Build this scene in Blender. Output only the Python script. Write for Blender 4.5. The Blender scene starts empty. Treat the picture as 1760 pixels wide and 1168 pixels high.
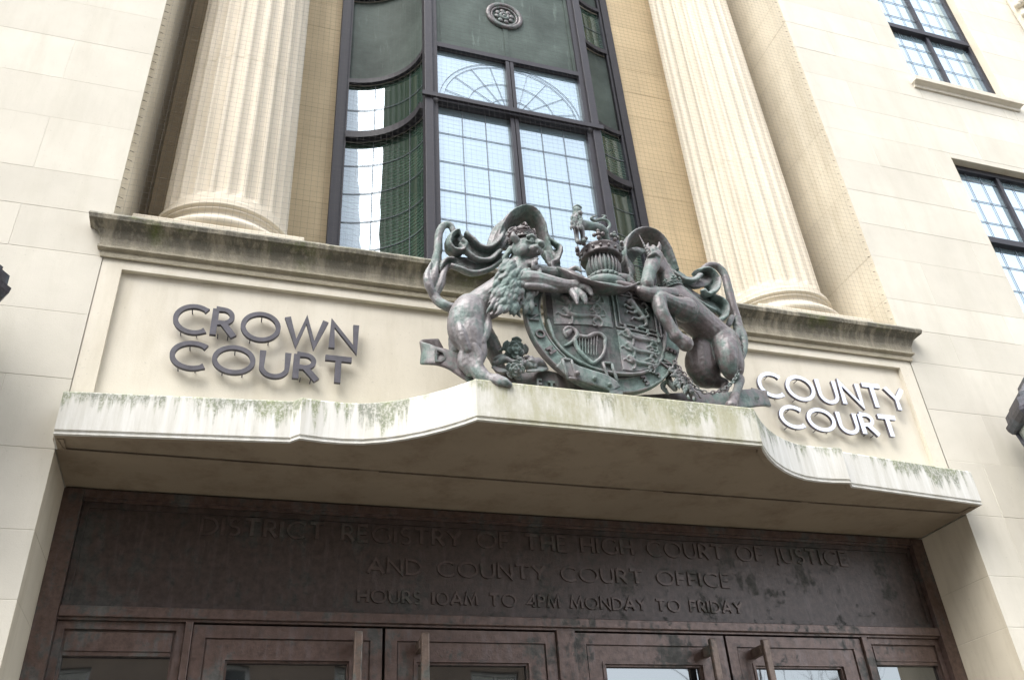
import bpy, bmesh, math, random
from mathutils import Vector, Matrix, Quaternion
import numpy as np
random.seed(7)
R = math.radians
scene = bpy.context.scene
COL = scene.collection
# ------------------------------------------------------------------ camera
CAM = Vector((-1.7771, -4.0671, 1.7303)); YAW, PITCH, ROLL, FPX = -0.3416, 0.5798, -0.0736, 1501.58
fw = Vector((-math.sin(YAW)*math.cos(PITCH), math.cos(YAW)*math.cos(PITCH), math.sin(PITCH)))
r0 = Vector((math.cos(YAW), math.sin(YAW), 0)); u0 = r0.cross(fw)
rt = math.cos(ROLL)*r0 + math.sin(ROLL)*u0; up = -math.sin(ROLL)*r0 + math.cos(ROLL)*u0
cd = bpy.data.cameras.new('camera'); cam = bpy.data.objects.new('camera', cd); COL.objects.link(cam)
M = Matrix((rt, up, -fw)).transposed().to_4x4(); M.translation = CAM; cam.matrix_world = M
cd.sensor_width = 36; cd.lens = FPX/1760*36; cd.clip_end = 2000; cd.clip_start = 0.05
scene.camera = cam
# ------------------------------------------------------------------ sky, sun, exposure
SUN_EL, SUN_AZ = 55, -50          # azimuth measured from -Y (street side) towards +X
w = bpy.data.worlds.new("World"); scene.world = w; w.use_nodes = True
nt = w.node_tree; bg = nt.nodes['Background']; bg.inputs[1].default_value = 0.15
sky = nt.nodes.new('ShaderNodeTexSky'); sky.sky_type = 'NISHITA'; sky.sun_disc = False
sky.sun_elevation = R(SUN_EL); sky.sun_rotation = R(180-SUN_AZ); sky.air_density = 1.0; sky.dust_density = 1.5; sky.ozone_density = 1.0
hs = nt.nodes.new('ShaderNodeHueSaturation'); hs.inputs['Saturation'].default_value = .28     # thin overcast
nt.links.new(sky.outputs[0], hs.inputs['Color']); nt.links.new(hs.outputs[0], bg.inputs[0])
sd = Vector((math.sin(R(SUN_AZ))*math.cos(R(SUN_EL)), -math.cos(R(SUN_AZ))*math.cos(R(SUN_EL)), math.sin(R(SUN_EL))))
ld = bpy.data.lights.new('sun', 'SUN'); ld.energy = 0.8; ld.angle = R(42); ld.color = (1, 0.97, 0.92)
lo = bpy.data.objects.new('sun', ld); COL.objects.link(lo); lo.rotation_euler = sd.to_track_quat('Z', 'Y').to_euler()
lo.location = (3, -20, 20)
scene.view_settings.view_transform = 'Standard'; scene.view_settings.look = 'None'
scene.view_settings.exposure = 2.2; scene.view_settings.gamma = 1

# ------------------------------------------------------------------ helpers
def at(u, v, Y):
    """point of the facade world at depth Y seen in direction (u,v) - used to take measurements"""
    d = fw + rt*((u-880)/FPX) - up*((v-584)/FPX)
    return CAM + d*((Y-CAM.y)/d.y)
PX = 0.0031
class MB:
    """collects geometry, links it as one mesh object"""
    def __init__(s): s.v = []; s.f = []; s.t = []; s.tone = 0.0; s.sm = []
    def add(s, vs, fs, tone=None, smooth=False):
        n = len(s.v); s.v += [tuple(p) for p in vs]; s.f += [[n+i for i in f] for f in fs]
        s.t += [s.tone if tone is None else tone]*len(fs); s.sm += [smooth]*len(fs)
    def box(s, x0, x1, y0, y1, z0, z1, tone=None, bev=0):
        if bev:
            bm = bmesh.new(); bmesh.ops.create_cube(bm, size=1)
            for v in bm.verts: v.co = Vector(((x0+x1)/2+v.co.x*(x1-x0), (y0+y1)/2+v.co.y*(y1-y0), (z0+z1)/2+v.co.z*(z1-z0)))
            bmesh.ops.bevel(bm, geom=bm.edges[:], offset=bev, segments=2, affect='EDGES', profile=.5)
            bm.verts.index_update(); s.add([v.co for v in bm.verts], [[v.index for v in f.verts] for f in bm.faces], tone); bm.free(); return
        vs = [(x0,y0,z0),(x1,y0,z0),(x1,y1,z0),(x0,y1,z0),(x0,y0,z1),(x1,y0,z1),(x1,y1,z1),(x0,y1,z1)]
        s.add(vs, [[0,3,2,1],[4,5,6,7],[0,1,5,4],[1,2,6,5],[2,3,7,6],[3,0,4,7]], tone)
    def quad(s, a, b, c, d, tone=None): s.add([a,b,c,d], [[0,1,2,3]], tone)
    def prism(s, poly, z0, z1, tone=None):
        """plan polygon (counter-clockwise from above) extruded in z"""
        n = len(poly); vs = [(x,y,z0) for x,y in poly]+[(x,y,z1) for x,y in poly]
        s.add(vs, [list(range(n))[::-1], [n+i for i in range(n)]]+[[i,(i+1)%n,n+(i+1)%n,n+i] for i in range(n)], tone)
    def rings(s, rings, closed=True, caps=True, smooth=True, tone=None):
        n = len(rings[0]); vs = [p for r_ in rings for p in r_]; fs = []
        for i in range(len(rings)-1):
            for j in range(n if closed else n-1):
                k = (j+1) % n; fs.append([i*n+j, i*n+k, (i+1)*n+k, (i+1)*n+j])
        s.add(vs, fs, tone, smooth)
        if caps and closed:
            m = len(s.v)-len(vs)
            s.f += [[m+i for i in range(n)][::-1], [m+(len(rings)-1)*n+i for i in range(n)]]; s.t += [s.tone]*2; s.sm += [False]*2
    def lathe(s, prof, cx, cy, seg=48, smooth=True):
        """profile (r,z) turned about the vertical axis at cx,cy"""
        rg = [[(cx+r_*math.cos(2*math.pi*j/seg), cy+r_*math.sin(2*math.pi*j/seg), z) for j in range(seg)] for r_, z in prof]
        s.rings(rg, smooth=smooth)
    def tube(s, pts, rad, n=8, smooth=True):
        P = [Vector(p) for p in pts]; rad = rad if isinstance(rad, (list, tuple)) else [rad]*len(P)
        T = [(P[min(i+1,len(P)-1)]-P[max(i-1,0)]).normalized() for i in range(len(P))]
        a = T[0].orthogonal().normalized(); rg = []
        for i, p in enumerate(P):
            a = (a-T[i]*a.dot(T[i])); a = a.normalized() if a.length > 1e-6 else T[i].orthogonal().normalized()
            b = T[i].cross(a)
            rg.append([p+(a*math.cos(2*math.pi*j/n)+b*math.sin(2*math.pi*j/n))*rad[i] for j in range(n)])
        s.rings(rg, smooth=smooth)
    def ell(s, c, r_, rot=None, seg=12, ring=8):
        c = Vector(c); rot = rot or Matrix.Identity(3); r_ = (r_,)*3 if not isinstance(r_, (tuple, list)) else r_
        vs = [c+rot@Vector((0,0,r_[2]))]
        for i in range(1, ring):
            t = math.pi*i/ring
            for j in range(seg):
                p = 2*math.pi*j/seg; vs.append(c+rot@Vector((r_[0]*math.sin(t)*math.cos(p), r_[1]*math.sin(t)*math.sin(p), r_[2]*math.cos(t))))
        vs.append(c+rot@Vector((0,0,-r_[2]))); fs = []
        for j in range(seg): fs.append([0, 1+j, 1+(j+1) % seg])
        for i in range(ring-2):
            for j in range(seg): k = (j+1) % seg; fs.append([1+i*seg+j, 1+(i+1)*seg+j, 1+(i+1)*seg+k, 1+i*seg+k])
        L = len(vs)-1; b = 1+(ring-2)*seg
        for j in range(seg): fs.append([L, b+(j+1) % seg, b+j])
        s.add(vs, fs, None, True)
    def chain(s, pts, rad, n=10, sub=5, caps=True):
        """smooth tapered limb through 3-D points"""
        P, Q = spline(pts, rad, sub); s.tube(P, Q, n)
        if caps: s.ell(P[0], Q[0]*.985, seg=n, ring=6); s.ell(P[-1], Q[-1]*.985, seg=n, ring=6)
    def ribbon(s, pts, wv, hw, th, sub=5, n=12, pw=1.0):
        """cloth or metal band: elliptic section, half width hw along wv, half thickness th"""
        P, Q = spline(pts, hw if isinstance(hw, list) else [hw]*len(pts), sub)
        if isinstance(wv, list):
            Wv, _ = spline(wv, [1]*len(wv), sub)
        else: Wv = [Vector(wv)]*len(P)
        T = [(P[min(i+1,len(P)-1)]-P[max(i-1,0)]).normalized() for i in range(len(P))]; rg = []
        for i, p in enumerate(P):
            W_ = Wv[i]-T[i]*Wv[i].dot(T[i]); W_.normalize(); N_ = T[i].cross(W_); r_ = []
            for j in range(n):
                a = 2*math.pi*j/n; c, d = math.cos(a), math.sin(a)
                c = math.copysign(abs(c)**pw, c); d = math.copysign(abs(d)**pw, d); r_.append(p+W_*Q[i]*c+N_*th*d)
            rg.append(r_)
        s.rings(rg)
    def build(s, name, mat, parent=None, voxel=None, smooth=0, disp=0, loc=None):
        me = bpy.data.meshes.new(name); me.from_pydata(s.v, [], s.f); me.update()
        o = bpy.data.objects.new(name, me); COL.objects.link(o)
        me.polygons.foreach_set('use_smooth', s.sm)
        bm = bmesh.new(); bm.from_mesh(me); bmesh.ops.recalc_face_normals(bm, faces=bm.faces)
        if name == 'pane' and sum(f.normal.y*f.calc_area() for f in bm.faces) > 0 and s.v[0][1] > -5: bmesh.ops.reverse_faces(bm, faces=bm.faces)   # glass faces the street
        bm.to_mesh(me); bm.free()
        if voxel:
            m = o.modifiers.new('r', 'REMESH'); m.mode = 'VOXEL'; m.voxel_size = voxel; m.use_smooth_shade = True
            if smooth: q = o.modifiers.new('s', 'SMOOTH'); q.factor = .5; q.iterations = smooth
            if disp:
                tx = bpy.data.textures.new('hammer', 'CLOUDS'); tx.noise_scale = .02; tx.noise_depth = 2
                q = o.modifiers.new('d', 'DISPLACE'); q.texture = tx; q.strength = disp; q.mid_level = .5
            dg = bpy.context.evaluated_depsgraph_get(); dg.update()
            ev = o.evaluated_get(dg); nm = bpy.data.meshes.new_from_object(ev); o.modifiers.clear(); o.data = nm; nm.name = name
            nm.polygons.foreach_set('use_smooth', [True]*len(nm.polygons)); me = nm
        else:
            a = me.attributes.new('tone', 'FLOAT', 'FACE'); a.data.foreach_set('value', s.t)
        me.materials.clear(); me.materials.append(mat)
        if parent: o.parent = parent
        return o
def spline(pts, rad, sub):
    P = [Vector(p) for p in pts]
    if len(P) == 2 or sub <= 1: 
        if len(P) == 2 and sub > 1:
            return [P[0].lerp(P[1], i/3) for i in range(4)], [rad[0]+(rad[1]-rad[0])*i/3 for i in range(4)]
        return P, list(rad)
    out, ro = [], []
    for i in range(len(P)-1):
        a, b, c, d = P[max(i-1,0)], P[i], P[i+1], P[min(i+2,len(P)-1)]
        ra, rb, rc, rd = rad[max(i-1,0)], rad[i], rad[i+1], rad[min(i+2,len(P)-1)]
        for k in range(sub):
            t = k/sub; h = lambda a,b,c,d: 0.5*((2*b)+(c-a)*t+(2*a-5*b+4*c-d)*t*t+(3*b-a-3*c+d)*t**3)
            out.append(Vector([h(a[q],b[q],c[q],d[q]) for q in range(3)])); ro.append(max(h(ra,rb,rc,rd), min(rb,rc)*.7))
    out.append(P[-1]); ro.append(rad[-1]); return out, ro
def tag(o, label=None, cat=None, group=None, kind=None):
    if label: o['label'] = label
    if cat: o['category'] = cat
    if group: o['group'] = group
    if kind: o['kind'] = kind
    return o
def empty(name, loc=(0,0,0), label=None, cat=None, group=None):
    o = bpy.data.objects.new(name, None); COL.objects.link(o); o.location = loc; o.empty_display_size = .2
    return tag(o, label, cat, group)
def keep(o, parent):
    """parent a part whose vertices are in world coordinates"""
    o.parent = parent; o.matrix_parent_inverse = Matrix.Translation(parent.location).inverted(); return o

# ------------------------------------------------------------------ materials
class NT:
    def __init__(s, name):
        s.m = bpy.data.materials.new(name); s.m.use_nodes = True; s.n = s.m.node_tree.nodes; s.l = s.m.node_tree.links
        s.b = s.n['Principled BSDF']; s.out = s.n['Material Output']
        s.geo = s.n.new('ShaderNodeNewGeometry'); s.pos = s.geo.outputs['Position']
    def put(s, sock, v):
        if hasattr(v, 'is_output') or isinstance(v, bpy.types.NodeSocket): s.l.new(v, sock)
        elif isinstance(v, (tuple, list)) and len(v) == 3 and len(sock.default_value) == 4: sock.default_value = (*v, 1)
        else: sock.default_value = v
    def scale(s, v, sc):
        n = s.n.new('ShaderNodeVectorMath'); n.operation = 'MULTIPLY'; s.put(n.inputs[0], v); n.inputs[1].default_value = sc; return n.outputs[0]
    def noise(s, sc, vec=None, detail=4, rough=.55, dist=0):
        n = s.n.new('ShaderNodeTexNoise'); s.put(n.inputs['Vector'], vec or s.pos); n.inputs['Scale'].default_value = sc
        n.inputs['Detail'].default_value = detail; n.inputs['Roughness'].default_value = rough; n.inputs['Distortion'].default_value = dist; return n.outputs['Fac']
    def ramp(s, f, stops, interp='LINEAR'):
        n = s.n.new('ShaderNodeValToRGB'); s.put(n.inputs[0], f); e = n.color_ramp.elements; n.color_ramp.interpolation = interp
        while len(e) < len(stops): e.new(.5)
        for q, (p, c) in zip(e, stops): q.position = p; q.color = (*c, 1) if isinstance(c, (tuple, list)) else (c, c, c, 1)
        return n.outputs[0]
    def mix(s, f, a, b, mode='MIX'):
        n = s.n.new('ShaderNodeMix'); n.data_type = 'RGBA'; n.blend_type = mode
        s.put(n.inputs[0], f); s.put(n.inputs[6], a); s.put(n.inputs[7], b); return n.outputs[2]
    def math(s, op, a, b=0.0, c=None, clamp=False):
        n = s.n.new('ShaderNodeMath'); n.operation = op; n.use_clamp = clamp; s.put(n.inputs[0], a); s.put(n.inputs[1], b)
        if c is not None: s.put(n.inputs[2], c)
        return n.outputs[0]
    def sep(s):
        n = s.n.new('ShaderNodeSeparateXYZ'); s.l.new(s.pos, n.inputs[0]); return n.outputs
    def maprange(s, v, a, b, c=0., d=1.):
        n = s.n.new('ShaderNodeMapRange'); s.put(n.inputs[0], v)
        for i, q in enumerate((a,b,c,d)): n.inputs[i+1].default_value = q
        return n.outputs[0]
    def tone(s):
        n = s.n.new('ShaderNodeAttribute'); n.attribute_name = 'tone'; return n.outputs['Fac']
    def bump(s, h, st, dist=.005):
        n = s.n.new('ShaderNodeBump'); s.put(n.inputs['Height'], h); n.inputs['Strength'].default_value = st; n.inputs['Distance'].default_value = dist
        s.l.new(n.outputs[0], s.b.inputs['Normal']); return n.outputs[0]
    def fin(s, col, rough=.8, metal=0., spec=None):
        s.put(s.b.inputs['Base Color'], col); s.put(s.b.inputs['Roughness'], rough); s.put(s.b.inputs['Metallic'], metal)
        if spec is not None: s.put(s.b.inputs['Specular IOR Level'], spec)
        return s.m
def mk_stone(name, col, var=.10, bump=.35, stain=None, stain_amt=0., yellow=None):
    t = NT(name)
    big = t.noise(1.3, detail=3); mid = t.noise(9, detail=5); fine = t.noise(160, detail=3, rough=.7)
    c1 = tuple(x*(1-var) for x in col); c2 = tuple(min(x*(1+var), .85) for x in col)
    c = t.mix(t.ramp(big, [(.3,0.),(.7,1.)]), c1, c2)
    if yellow: c = t.mix(t.ramp(t.noise(.8, detail=2), [(.45,0.),(.65,.7)]), c, yellow)
    c = t.mix(t.ramp(mid, [(.35,.12),(.6,0.)]), c, tuple(x*.75 for x in col))
    k = t.math('ADD', t.tone(), 1.0)
    c = t.mix(1.0, c, k, 'MULTIPLY')
    if stain:
        st = t.noise(1.9, t.scale(t.pos, (2.6,2.6,.4)), detail=8, rough=.7)
        c = t.mix(t.math('MULTIPLY', t.ramp(st, [(.48,0.),(.70,1.)]), stain_amt), c, stain)
    spk = t.ramp(t.noise(60, detail=2), [(.27,.25),(.34,0.)])
    c = t.mix(spk, c, tuple(x*.45 for x in col))
    h = t.math('ADD', t.math('MULTIPLY', fine, .5), mid)
    t.bump(h, bump, .004)
    return t.fin(c, .88, 0, .3)
STONE = mk_stone('cream limestone', (.57,.535,.455), .07, .35, (.47,.44,.36), .6)
REVEAL = mk_stone('warm limestone', (.60,.54,.425), .08, .35, (.36,.30,.2), .5)
OCHRE = mk_stone('ochre sandstone', (.62,.50,.32), .09, .4, (.44,.35,.22), .6)
COLUMN = mk_stone('fluted column limestone', (.63,.565,.455), .05, .35, (.46,.41,.31), .4)
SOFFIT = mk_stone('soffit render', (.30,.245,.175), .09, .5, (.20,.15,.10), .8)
PANELM = mk_stone('smooth panel limestone', (.64,.59,.49), .05, .4, (.46,.41,.31), .45)
PAVE = mk_stone('grey paving stone', (.15,.14,.125), .1, .5)
ASPH = mk_stone('asphalt', (.055,.055,.057), .15, .6)
BROWNST = mk_stone('brown building stone', (.20,.15,.11), .12, .4)

def mk_cornice():
    t = NT('weathered cornice stone'); z = t.sep()[2]
    st = t.noise(3.0, t.scale(t.pos, (3.2,1.,.7)), detail=8, rough=.7)
    sp = t.noise(24, t.scale(t.pos, (1,1,.6)), detail=5, rough=.7)
    base = t.mix(t.ramp(t.noise(2.2, detail=3), [(.35,0.),(.7,1.)]), (.52,.46,.35), (.40,.36,.27))
    m = t.math('MULTIPLY', t.maprange(z, 4.76, 4.93, .05, 1.0), t.ramp(st, [(.26,0.),(.52,1.)]))
    m = t.math('MULTIPLY', m, t.ramp(sp, [(.25,.4),(.5,1.)]))
    c = t.mix(m, base, (.13,.12,.095))
    g = t.ramp(t.noise(1.2, t.scale(t.pos, (2,2,2)), detail=6, rough=.7), [(.53,0.),(.66,.75)])
    c = t.mix(t.math('MULTIPLY', g, m), c, (.12,.145,.04))
    c = t.mix(t.math('MULTIPLY', t.maprange(z, 4.985, 5.0, 0., .6), t.ramp(sp, [(.3,0.),(.6,1.)])), c, (.50,.50,.43))
    t.bump(t.math('ADD', sp, t.noise(90)), .7, .008)
    return t.fin(c, .92, 0, .25)
CORNICE = mk_cornice()
def mk_fascia():
    t = NT('painted canopy edge with algae'); s = t.sep(); z = s[2]
    drip = t.noise(9, t.scale(t.pos, (2.0,2.0,.16)), detail=5, rough=.7)
    drip2 = t.noise(22, t.scale(t.pos, (1.6,1.6,.12)), detail=4, rough=.6)
    blot = t.noise(2.4, t.scale(t.pos, (1.,1.,.5)), detail=4, rough=.6)
    spk = t.noise(75, t.scale(t.pos, (1,1,.7)), detail=4, rough=.75)
    zt = t.maprange(z, 3.66, 3.885, 0., 1.)
    a = t.math('ADD', t.math('MULTIPLY', zt, 1.05), t.math('MULTIPLY', t.math('SUBTRACT', drip, .5), 1.6))
    a = t.math('ADD', a, t.math('MULTIPLY', t.math('SUBTRACT', drip2, .5), 1.2))
    a = t.math('ADD', a, t.math('MULTIPLY', t.math('SUBTRACT', blot, .5), 3.0))
    m = t.ramp(a, [(.52,0.),(.80,1.)])
    m = t.math('MULTIPLY', m, t.ramp(spk, [(.36,.15),(.56,1.)]))
    white = t.mix(t.ramp(drip, [(.35,0.),(.6,1.)]), (.655,.645,.605), (.54,.525,.47))
    alg = t.mix(t.ramp(t.noise(5, detail=4), [(.4,0.),(.62,1.)]), (.15,.165,.125), (.17,.20,.09))
    alg = t.mix(t.ramp(t.noise(2.1, detail=5, rough=.7), [(.56,0.),(.66,.8)]), alg, (.24,.28,.07))
    c = t.mix(t.math('MULTIPLY', m, .85), white, alg)
    front = t.maprange(t.math('ABSOLUTE', s[0]), .74, .80, .85, 0.)
    c = t.mix(t.math('MULTIPLY', front, t.ramp(t.noise(7, t.scale(t.pos,(1,1,.5)), detail=6, rough=.7), [(.36,.15),(.6,1.)])), c, (.36,.345,.235))
    t.bump(t.math('ADD', spk, drip), .4, .004)
    return t.fin(c, .8, 0, .35)
FASCIA = mk_fascia()
def mk_bronze(name, base, verd, amount, rough=.42, metal=.55, pale=(.34,.32,.33)):
    t = NT(name)
    n1 = t.noise(5, detail=6, rough=.65); n2 = t.noise(26, detail=5, rough=.7); n3 = t.noise(120, detail=3)
    drip = t.noise(16, t.scale(t.pos, (1.6,1.6,.25)), detail=5, rough=.65)
    pt = t.ramp(t.geo.outputs['Pointiness'], [(.42,1.),(.495,.0)])
    f = t.math('ADD', t.math('MULTIPLY', n1, .9), t.math('MULTIPLY', n2, .45)); f = t.math('ADD', f, t.math('MULTIPLY', pt, .28))
    f = t.math('ADD', f, t.math('MULTIPLY', drip, .40))
    m = t.ramp(f, [(.93-amount*.25,0.),(1.08-amount*.2,1.)])
    c = t.mix(t.ramp(n2, [(.35,0.),(.65,1.)]), base, tuple(x*.55 for x in base))
    c = t.mix(t.math('MULTIPLY', t.ramp(drip, [(.52,0.),(.68,1.)]), .4), c, pale)
    vc = t.mix(t.ramp(n2, [(.4,0.),(.62,1.)]), verd, tuple(x*.5 for x in verd))
    c = t.mix(t.math('MULTIPLY', m, .85), c, vc)
    nz = t.n.new('ShaderNodeSeparateXYZ'); t.l.new(t.geo.outputs['Normal'], nz.inputs[0])
    uppale = t.math('MULTIPLY', t.maprange(nz.outputs[2], .15, .95, 0., .6), t.ramp(n2, [(.35,.3),(.6,1.)]))  # pale tone mixed in on upward-facing surfaces
    c = t.mix(uppale, c, pale)
    t.bump(t.math('ADD', t.math('MULTIPLY', n3, .4), n2), .45, .004)
    return t.fin(c, t.math('ADD', t.math('MULTIPLY', m, .3), rough), t.math('SUBTRACT', metal, t.math('MULTIPLY', m, metal)))
BRONZE = mk_bronze('weathered bronze with verdigris', (.165,.150,.150), (.15,.225,.20), .55, .48, .10, (.33,.325,.325))
BRONZE2 = mk_bronze('brown bronze', (.145,.122,.122), (.14,.21,.185), .30, .42, .10, (.31,.295,.295))
LIONB = mk_bronze('lion bronze', (.20,.183,.183), (.165,.24,.215), .30, .46, .10, (.38,.37,.37))
SHIELDB = mk_bronze('pale shield bronze', (.205,.187,.187), (.18,.265,.235), .50, .5, .1, (.34,.34,.335))
DOORB = mk_bronze('dark door bronze', (.145,.098,.082), (.105,.11,.10), .12, .34, .35, (.17,.14,.14))
PANELB = mk_bronze('inscribed bronze panel', (.078,.056,.048), (.066,.066,.058), .10, .40, .2, (.13,.105,.10))
INSCR = mk_bronze('inscription bronze', (.115,.085,.074), (.10,.10,.085), .15, .40, .3, (.14,.12,.115))  # panel bronze made paler for the light its raised letters catch
LANTM = mk_bronze('dark lantern metal', (.055,.050,.062), (.10,.12,.14), .3, .35, .4, (.15,.14,.16))
def mk_plain(name, col, rough, metal=0., var=.15, sc=12):
    t = NT(name); n = t.noise(sc, detail=5, rough=.65)
    c = t.mix(t.ramp(n, [(.3,0.),(.7,1.)]), tuple(x*(1-var) for x in col), tuple(x*(1+var) for x in col))
    t.bump(t.noise(sc*6), .25, .002); return t.fin(c, rough, metal)
FRAME = mk_plain('dark painted window metal', (.017,.015,.021), .6, .0)
LEAD = mk_plain('lead glazing bars', (.16,.18,.21), .5, .2)
DARKL = mk_plain('letter metal toned as dark reflection', (.060,.056,.068), .6, .0, .3, 22)  # same metal as the right-hand sign, its dark reflection put into the colour
BRITEL = mk_plain('lettering toned as bright sky reflection', (.78,.79,.84), .22, .75, .08, 14)  # mirrored sky put into the lettering colour
BRITES = mk_plain('dark lettering sides', (.16,.15,.17), .5, .2)  # dark tone for letter sides that mirror no sky
WIREM = mk_plain('weathered netting wire', (.045,.040,.035), .6, .2)
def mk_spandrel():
    t = NT('green patinated spandrel bronze')
    n = t.noise(2.2, detail=6, rough=.65); n2 = t.noise(6, t.scale(t.pos, (3,3,.4)), detail=6, rough=.7)
    c = t.mix(t.ramp(n, [(.35,0.),(.65,1.)]), (.036,.050,.042), (.080,.105,.090))
    c = t.mix(t.ramp(n2, [(.58,0.),(.75,.6)]), c, (.17,.22,.19))
    t.bump(t.noise(20, detail=5), .4, .004); return t.fin(c, .7, .0, .3)
SPAND = mk_spandrel()
def mk_glass(name, refl, body, stripes=False, wav=.05, tint=(.93,.98,1.), fr=.7):
    t = NT(name)
    t.n.remove(t.b)
    d = t.n.new('ShaderNodeBsdfDiffuse'); g = t.n.new('ShaderNodeBsdfGlossy'); mx = t.n.new('ShaderNodeMixShader')
    g.inputs['Roughness'].default_value = .02; g.inputs['Color'].default_value = (*tint, 1)
    if stripes:
        z = t.sep()[2]; wv = t.math('SINE', t.math('MULTIPLY', z, 2*math.pi/.032))
        c = t.mix(t.ramp(wv, [(.5,0.),(.95,1.)]), body, tuple(min(1,x*2.6) for x in body))
        c = t.mix(t.ramp(t.noise(1.7, detail=2), [(.4,0.),(.6,1.)]), body, c)
    else: c = t.mix(t.noise(1.5, detail=2), body, tuple(x*1.6 for x in body))
    t.put(d.inputs[0], c)
    lw = t.n.new('ShaderNodeLayerWeight'); lw.inputs[0].default_value = .35
    f = t.math('ADD', t.math('MULTIPLY', lw.outputs['Fresnel'], fr), refl, clamp=True)
    t.l.new(f, mx.inputs[0]); t.l.new(d.outputs[0], mx.inputs[1]); t.l.new(g.outputs[0], mx.inputs[2]); t.l.new(mx.outputs[0], t.out.inputs[0])
    bp = t.n.new('ShaderNodeBump'); bp.inputs['Strength'].default_value = wav; bp.inputs['Distance'].default_value = .02
    t.l.new(t.noise(3.2, detail=1), bp.inputs['Height']); t.l.new(bp.outputs[0], g.inputs['Normal']); return t.m
GLASS = mk_glass('leaded bay glass', .28, (.15,.20,.22), wav=.08, tint=(.80,.92,1.))
GLASSG = mk_glass('green curved glass', .13, (.028,.050,.036), True, wav=.15, tint=(.80,.90,1.), fr=.35)
GLASSW = mk_glass('wing window glass', .45, (.20,.27,.30), wav=.08, tint=(.82,.93,1.))
GLASSD = mk_glass('dark door glass', .15, (.012,.012,.012), wav=.06)
LAMPG = mk_glass('frosted lantern glass', .15, (.22,.24,.22))
# ================================================================== the setting
g = MB(); g.quad((-400,-400,-.15),(400,-400,-.15),(400,400,-.15),(-400,400,-.15)); tag(g.build('ground', ASPH), kind='structure')
g = MB(); g.box(-60,60,-5.2,1.0,-.13,-.004); tag(g.build('pavement', PAVE), kind='structure')
g = MB(); g.box(-60,60,-16,-12,-.13,-.004); tag(g.build('opposite_pavement', PAVE), kind='structure')

# ================================================================== the court building
BLD = empty('court_building', (0,0,0), 'cream stone classical court building with fluted columns, tall bay window and bronze doors', 'building')
W = 2.6; NZ = 5.045; ND = 1.08; TOP = 12.6
def minus(r_, holes):
    out = [r_]
    for h in holes:
        nx = []
        for (a,b,c,d) in out:
            if h[0] >= b or h[1] <= a or h[2] >= d or h[3] <= c: nx.append((a,b,c,d)); continue
            if h[0] > a: nx.append((a,h[0],c,d))
            if h[1] < b: nx.append((h[1],b,c,d))
            a2, b2 = max(a,h[0]), min(b,h[1])
            if h[2] > c: nx.append((a2,b2,c,h[2]))
            if h[3] < d: nx.append((a2,b2,h[3],d))
        out = nx
    return out
def ashlar(mb, f3, a0, a1, zs, joints, holes=(), gap=.0016, dep=.0012, tv=.07, jt=-.03, rnd=None):
    """dressed blocks on a backing; f3(a, z, out) maps wall coordinates to space"""
    rnd = rnd or random.Random(3)
    for (a,b,c,d) in minus((a0,a1,zs[0],zs[-1]), holes):
        mb.quad(f3(a,c,-dep), f3(b,c,-dep), f3(b,d,-dep), f3(a,d,-dep), jt)
    for i in range(len(zs)-1):
        xs = [a0]+[x for x in joints(i) if a0+.04 < x < a1-.04]+[a1]
        for j in range(len(xs)-1):
            tn = rnd.uniform(-tv, tv); o_ = rnd.uniform(-.0007, .0007)
            for (a,b,c,d) in minus((xs[j],xs[j+1],zs[i],zs[i+1]), holes):
                ga = gap if a != a0 else 0; gb = gap if b != a1 else 0
                A,B,C_,D_ = a+ga, b-gb, c+gap, d-gap; e = .0016
                v = [f3(A,C_,-dep), f3(B,C_,-dep), f3(B,D_,-dep), f3(A,D_,-dep), f3(A+(e if ga else 0),C_+e,o_), f3(B-(e if gb else 0),C_+e,o_), f3(B-(e if gb else 0),D_-e,o_), f3(A+(e if ga else 0),D_-e,o_)]
                mb.add(v, [[4,5,6,7],[0,1,5,4],[1,2,6,5],[2,3,7,6],[3,0,4,7]], tn)
ZS = [-.004,.42,.85,1.30,1.75,2.2,2.60,2.95,3.255,3.645,4.02,4.40,4.778,5.06,5.325,5.727,6.056,6.41,6.76]
while ZS[-1] < 13.4: ZS.append(ZS[-1]+(.36 if len(ZS) % 2 else .34))
def wallj(i):
    rr = random.Random(i*13+5); s0 = 3.05 if i % 2 == 0 else 3.66
    if i in (8,9): s0 = 2.89
    xs = [s0]
    while xs[-1] < 14: xs.append(xs[-1]+rr.choice((.62,1.05,1.22,1.22)))
    return xs
WX0, WX1 = 3.9, 5.02
HOLES = [(WX0,WX1,4.6,7.06),(WX0,WX1,8.07,11.2)]
m = MB(); ashlar(m, lambda a,z,o: (a,-o,z), W, 14, ZS, wallj, HOLES)
ashlar_right = m.build('facade_wall', STONE, BLD)
m = MB(); ashlar(m, lambda a,z,o: (-a,-o,z), W, 14, ZS, wallj, rnd=random.Random(9))
m.build('facade_wall', STONE, BLD)
m = MB(); 
m.box(-14,14,-.02,.5,13.4,13.8); m.box(-14,14,-.30,.5,13.8,14.1); m.box(-W+.001,W-.001,-.001,1.0,TOP,13.398)
m.box(-14,14,1.6,8,-.01,13.2)
m.build('roof_cornice', STONE, BLD)
# door opening reveals and niche reveals
DD = .42
for s in (-1, 1):
    m = MB(); f = (lambda s: lambda a,z,o: (s*(W-o), a, z))(s)
    ashlar(m, f, 0, DD+.3, [z for z in ZS if z < 3.7], lambda i: [], tv=.05, jt=-.1)
    m.build('door_reveal', REVEAL, BLD)
    m = MB(); ashlar(m, f, 0.002, ND+.02, [NZ]+[z for z in ZS if NZ+.1 < z < TOP]+[TOP], (lambda i: [.62] if i % 2 else []), tv=.04, jt=-.22)
    m.build('niche_reveal', REVEAL, BLD)
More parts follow.
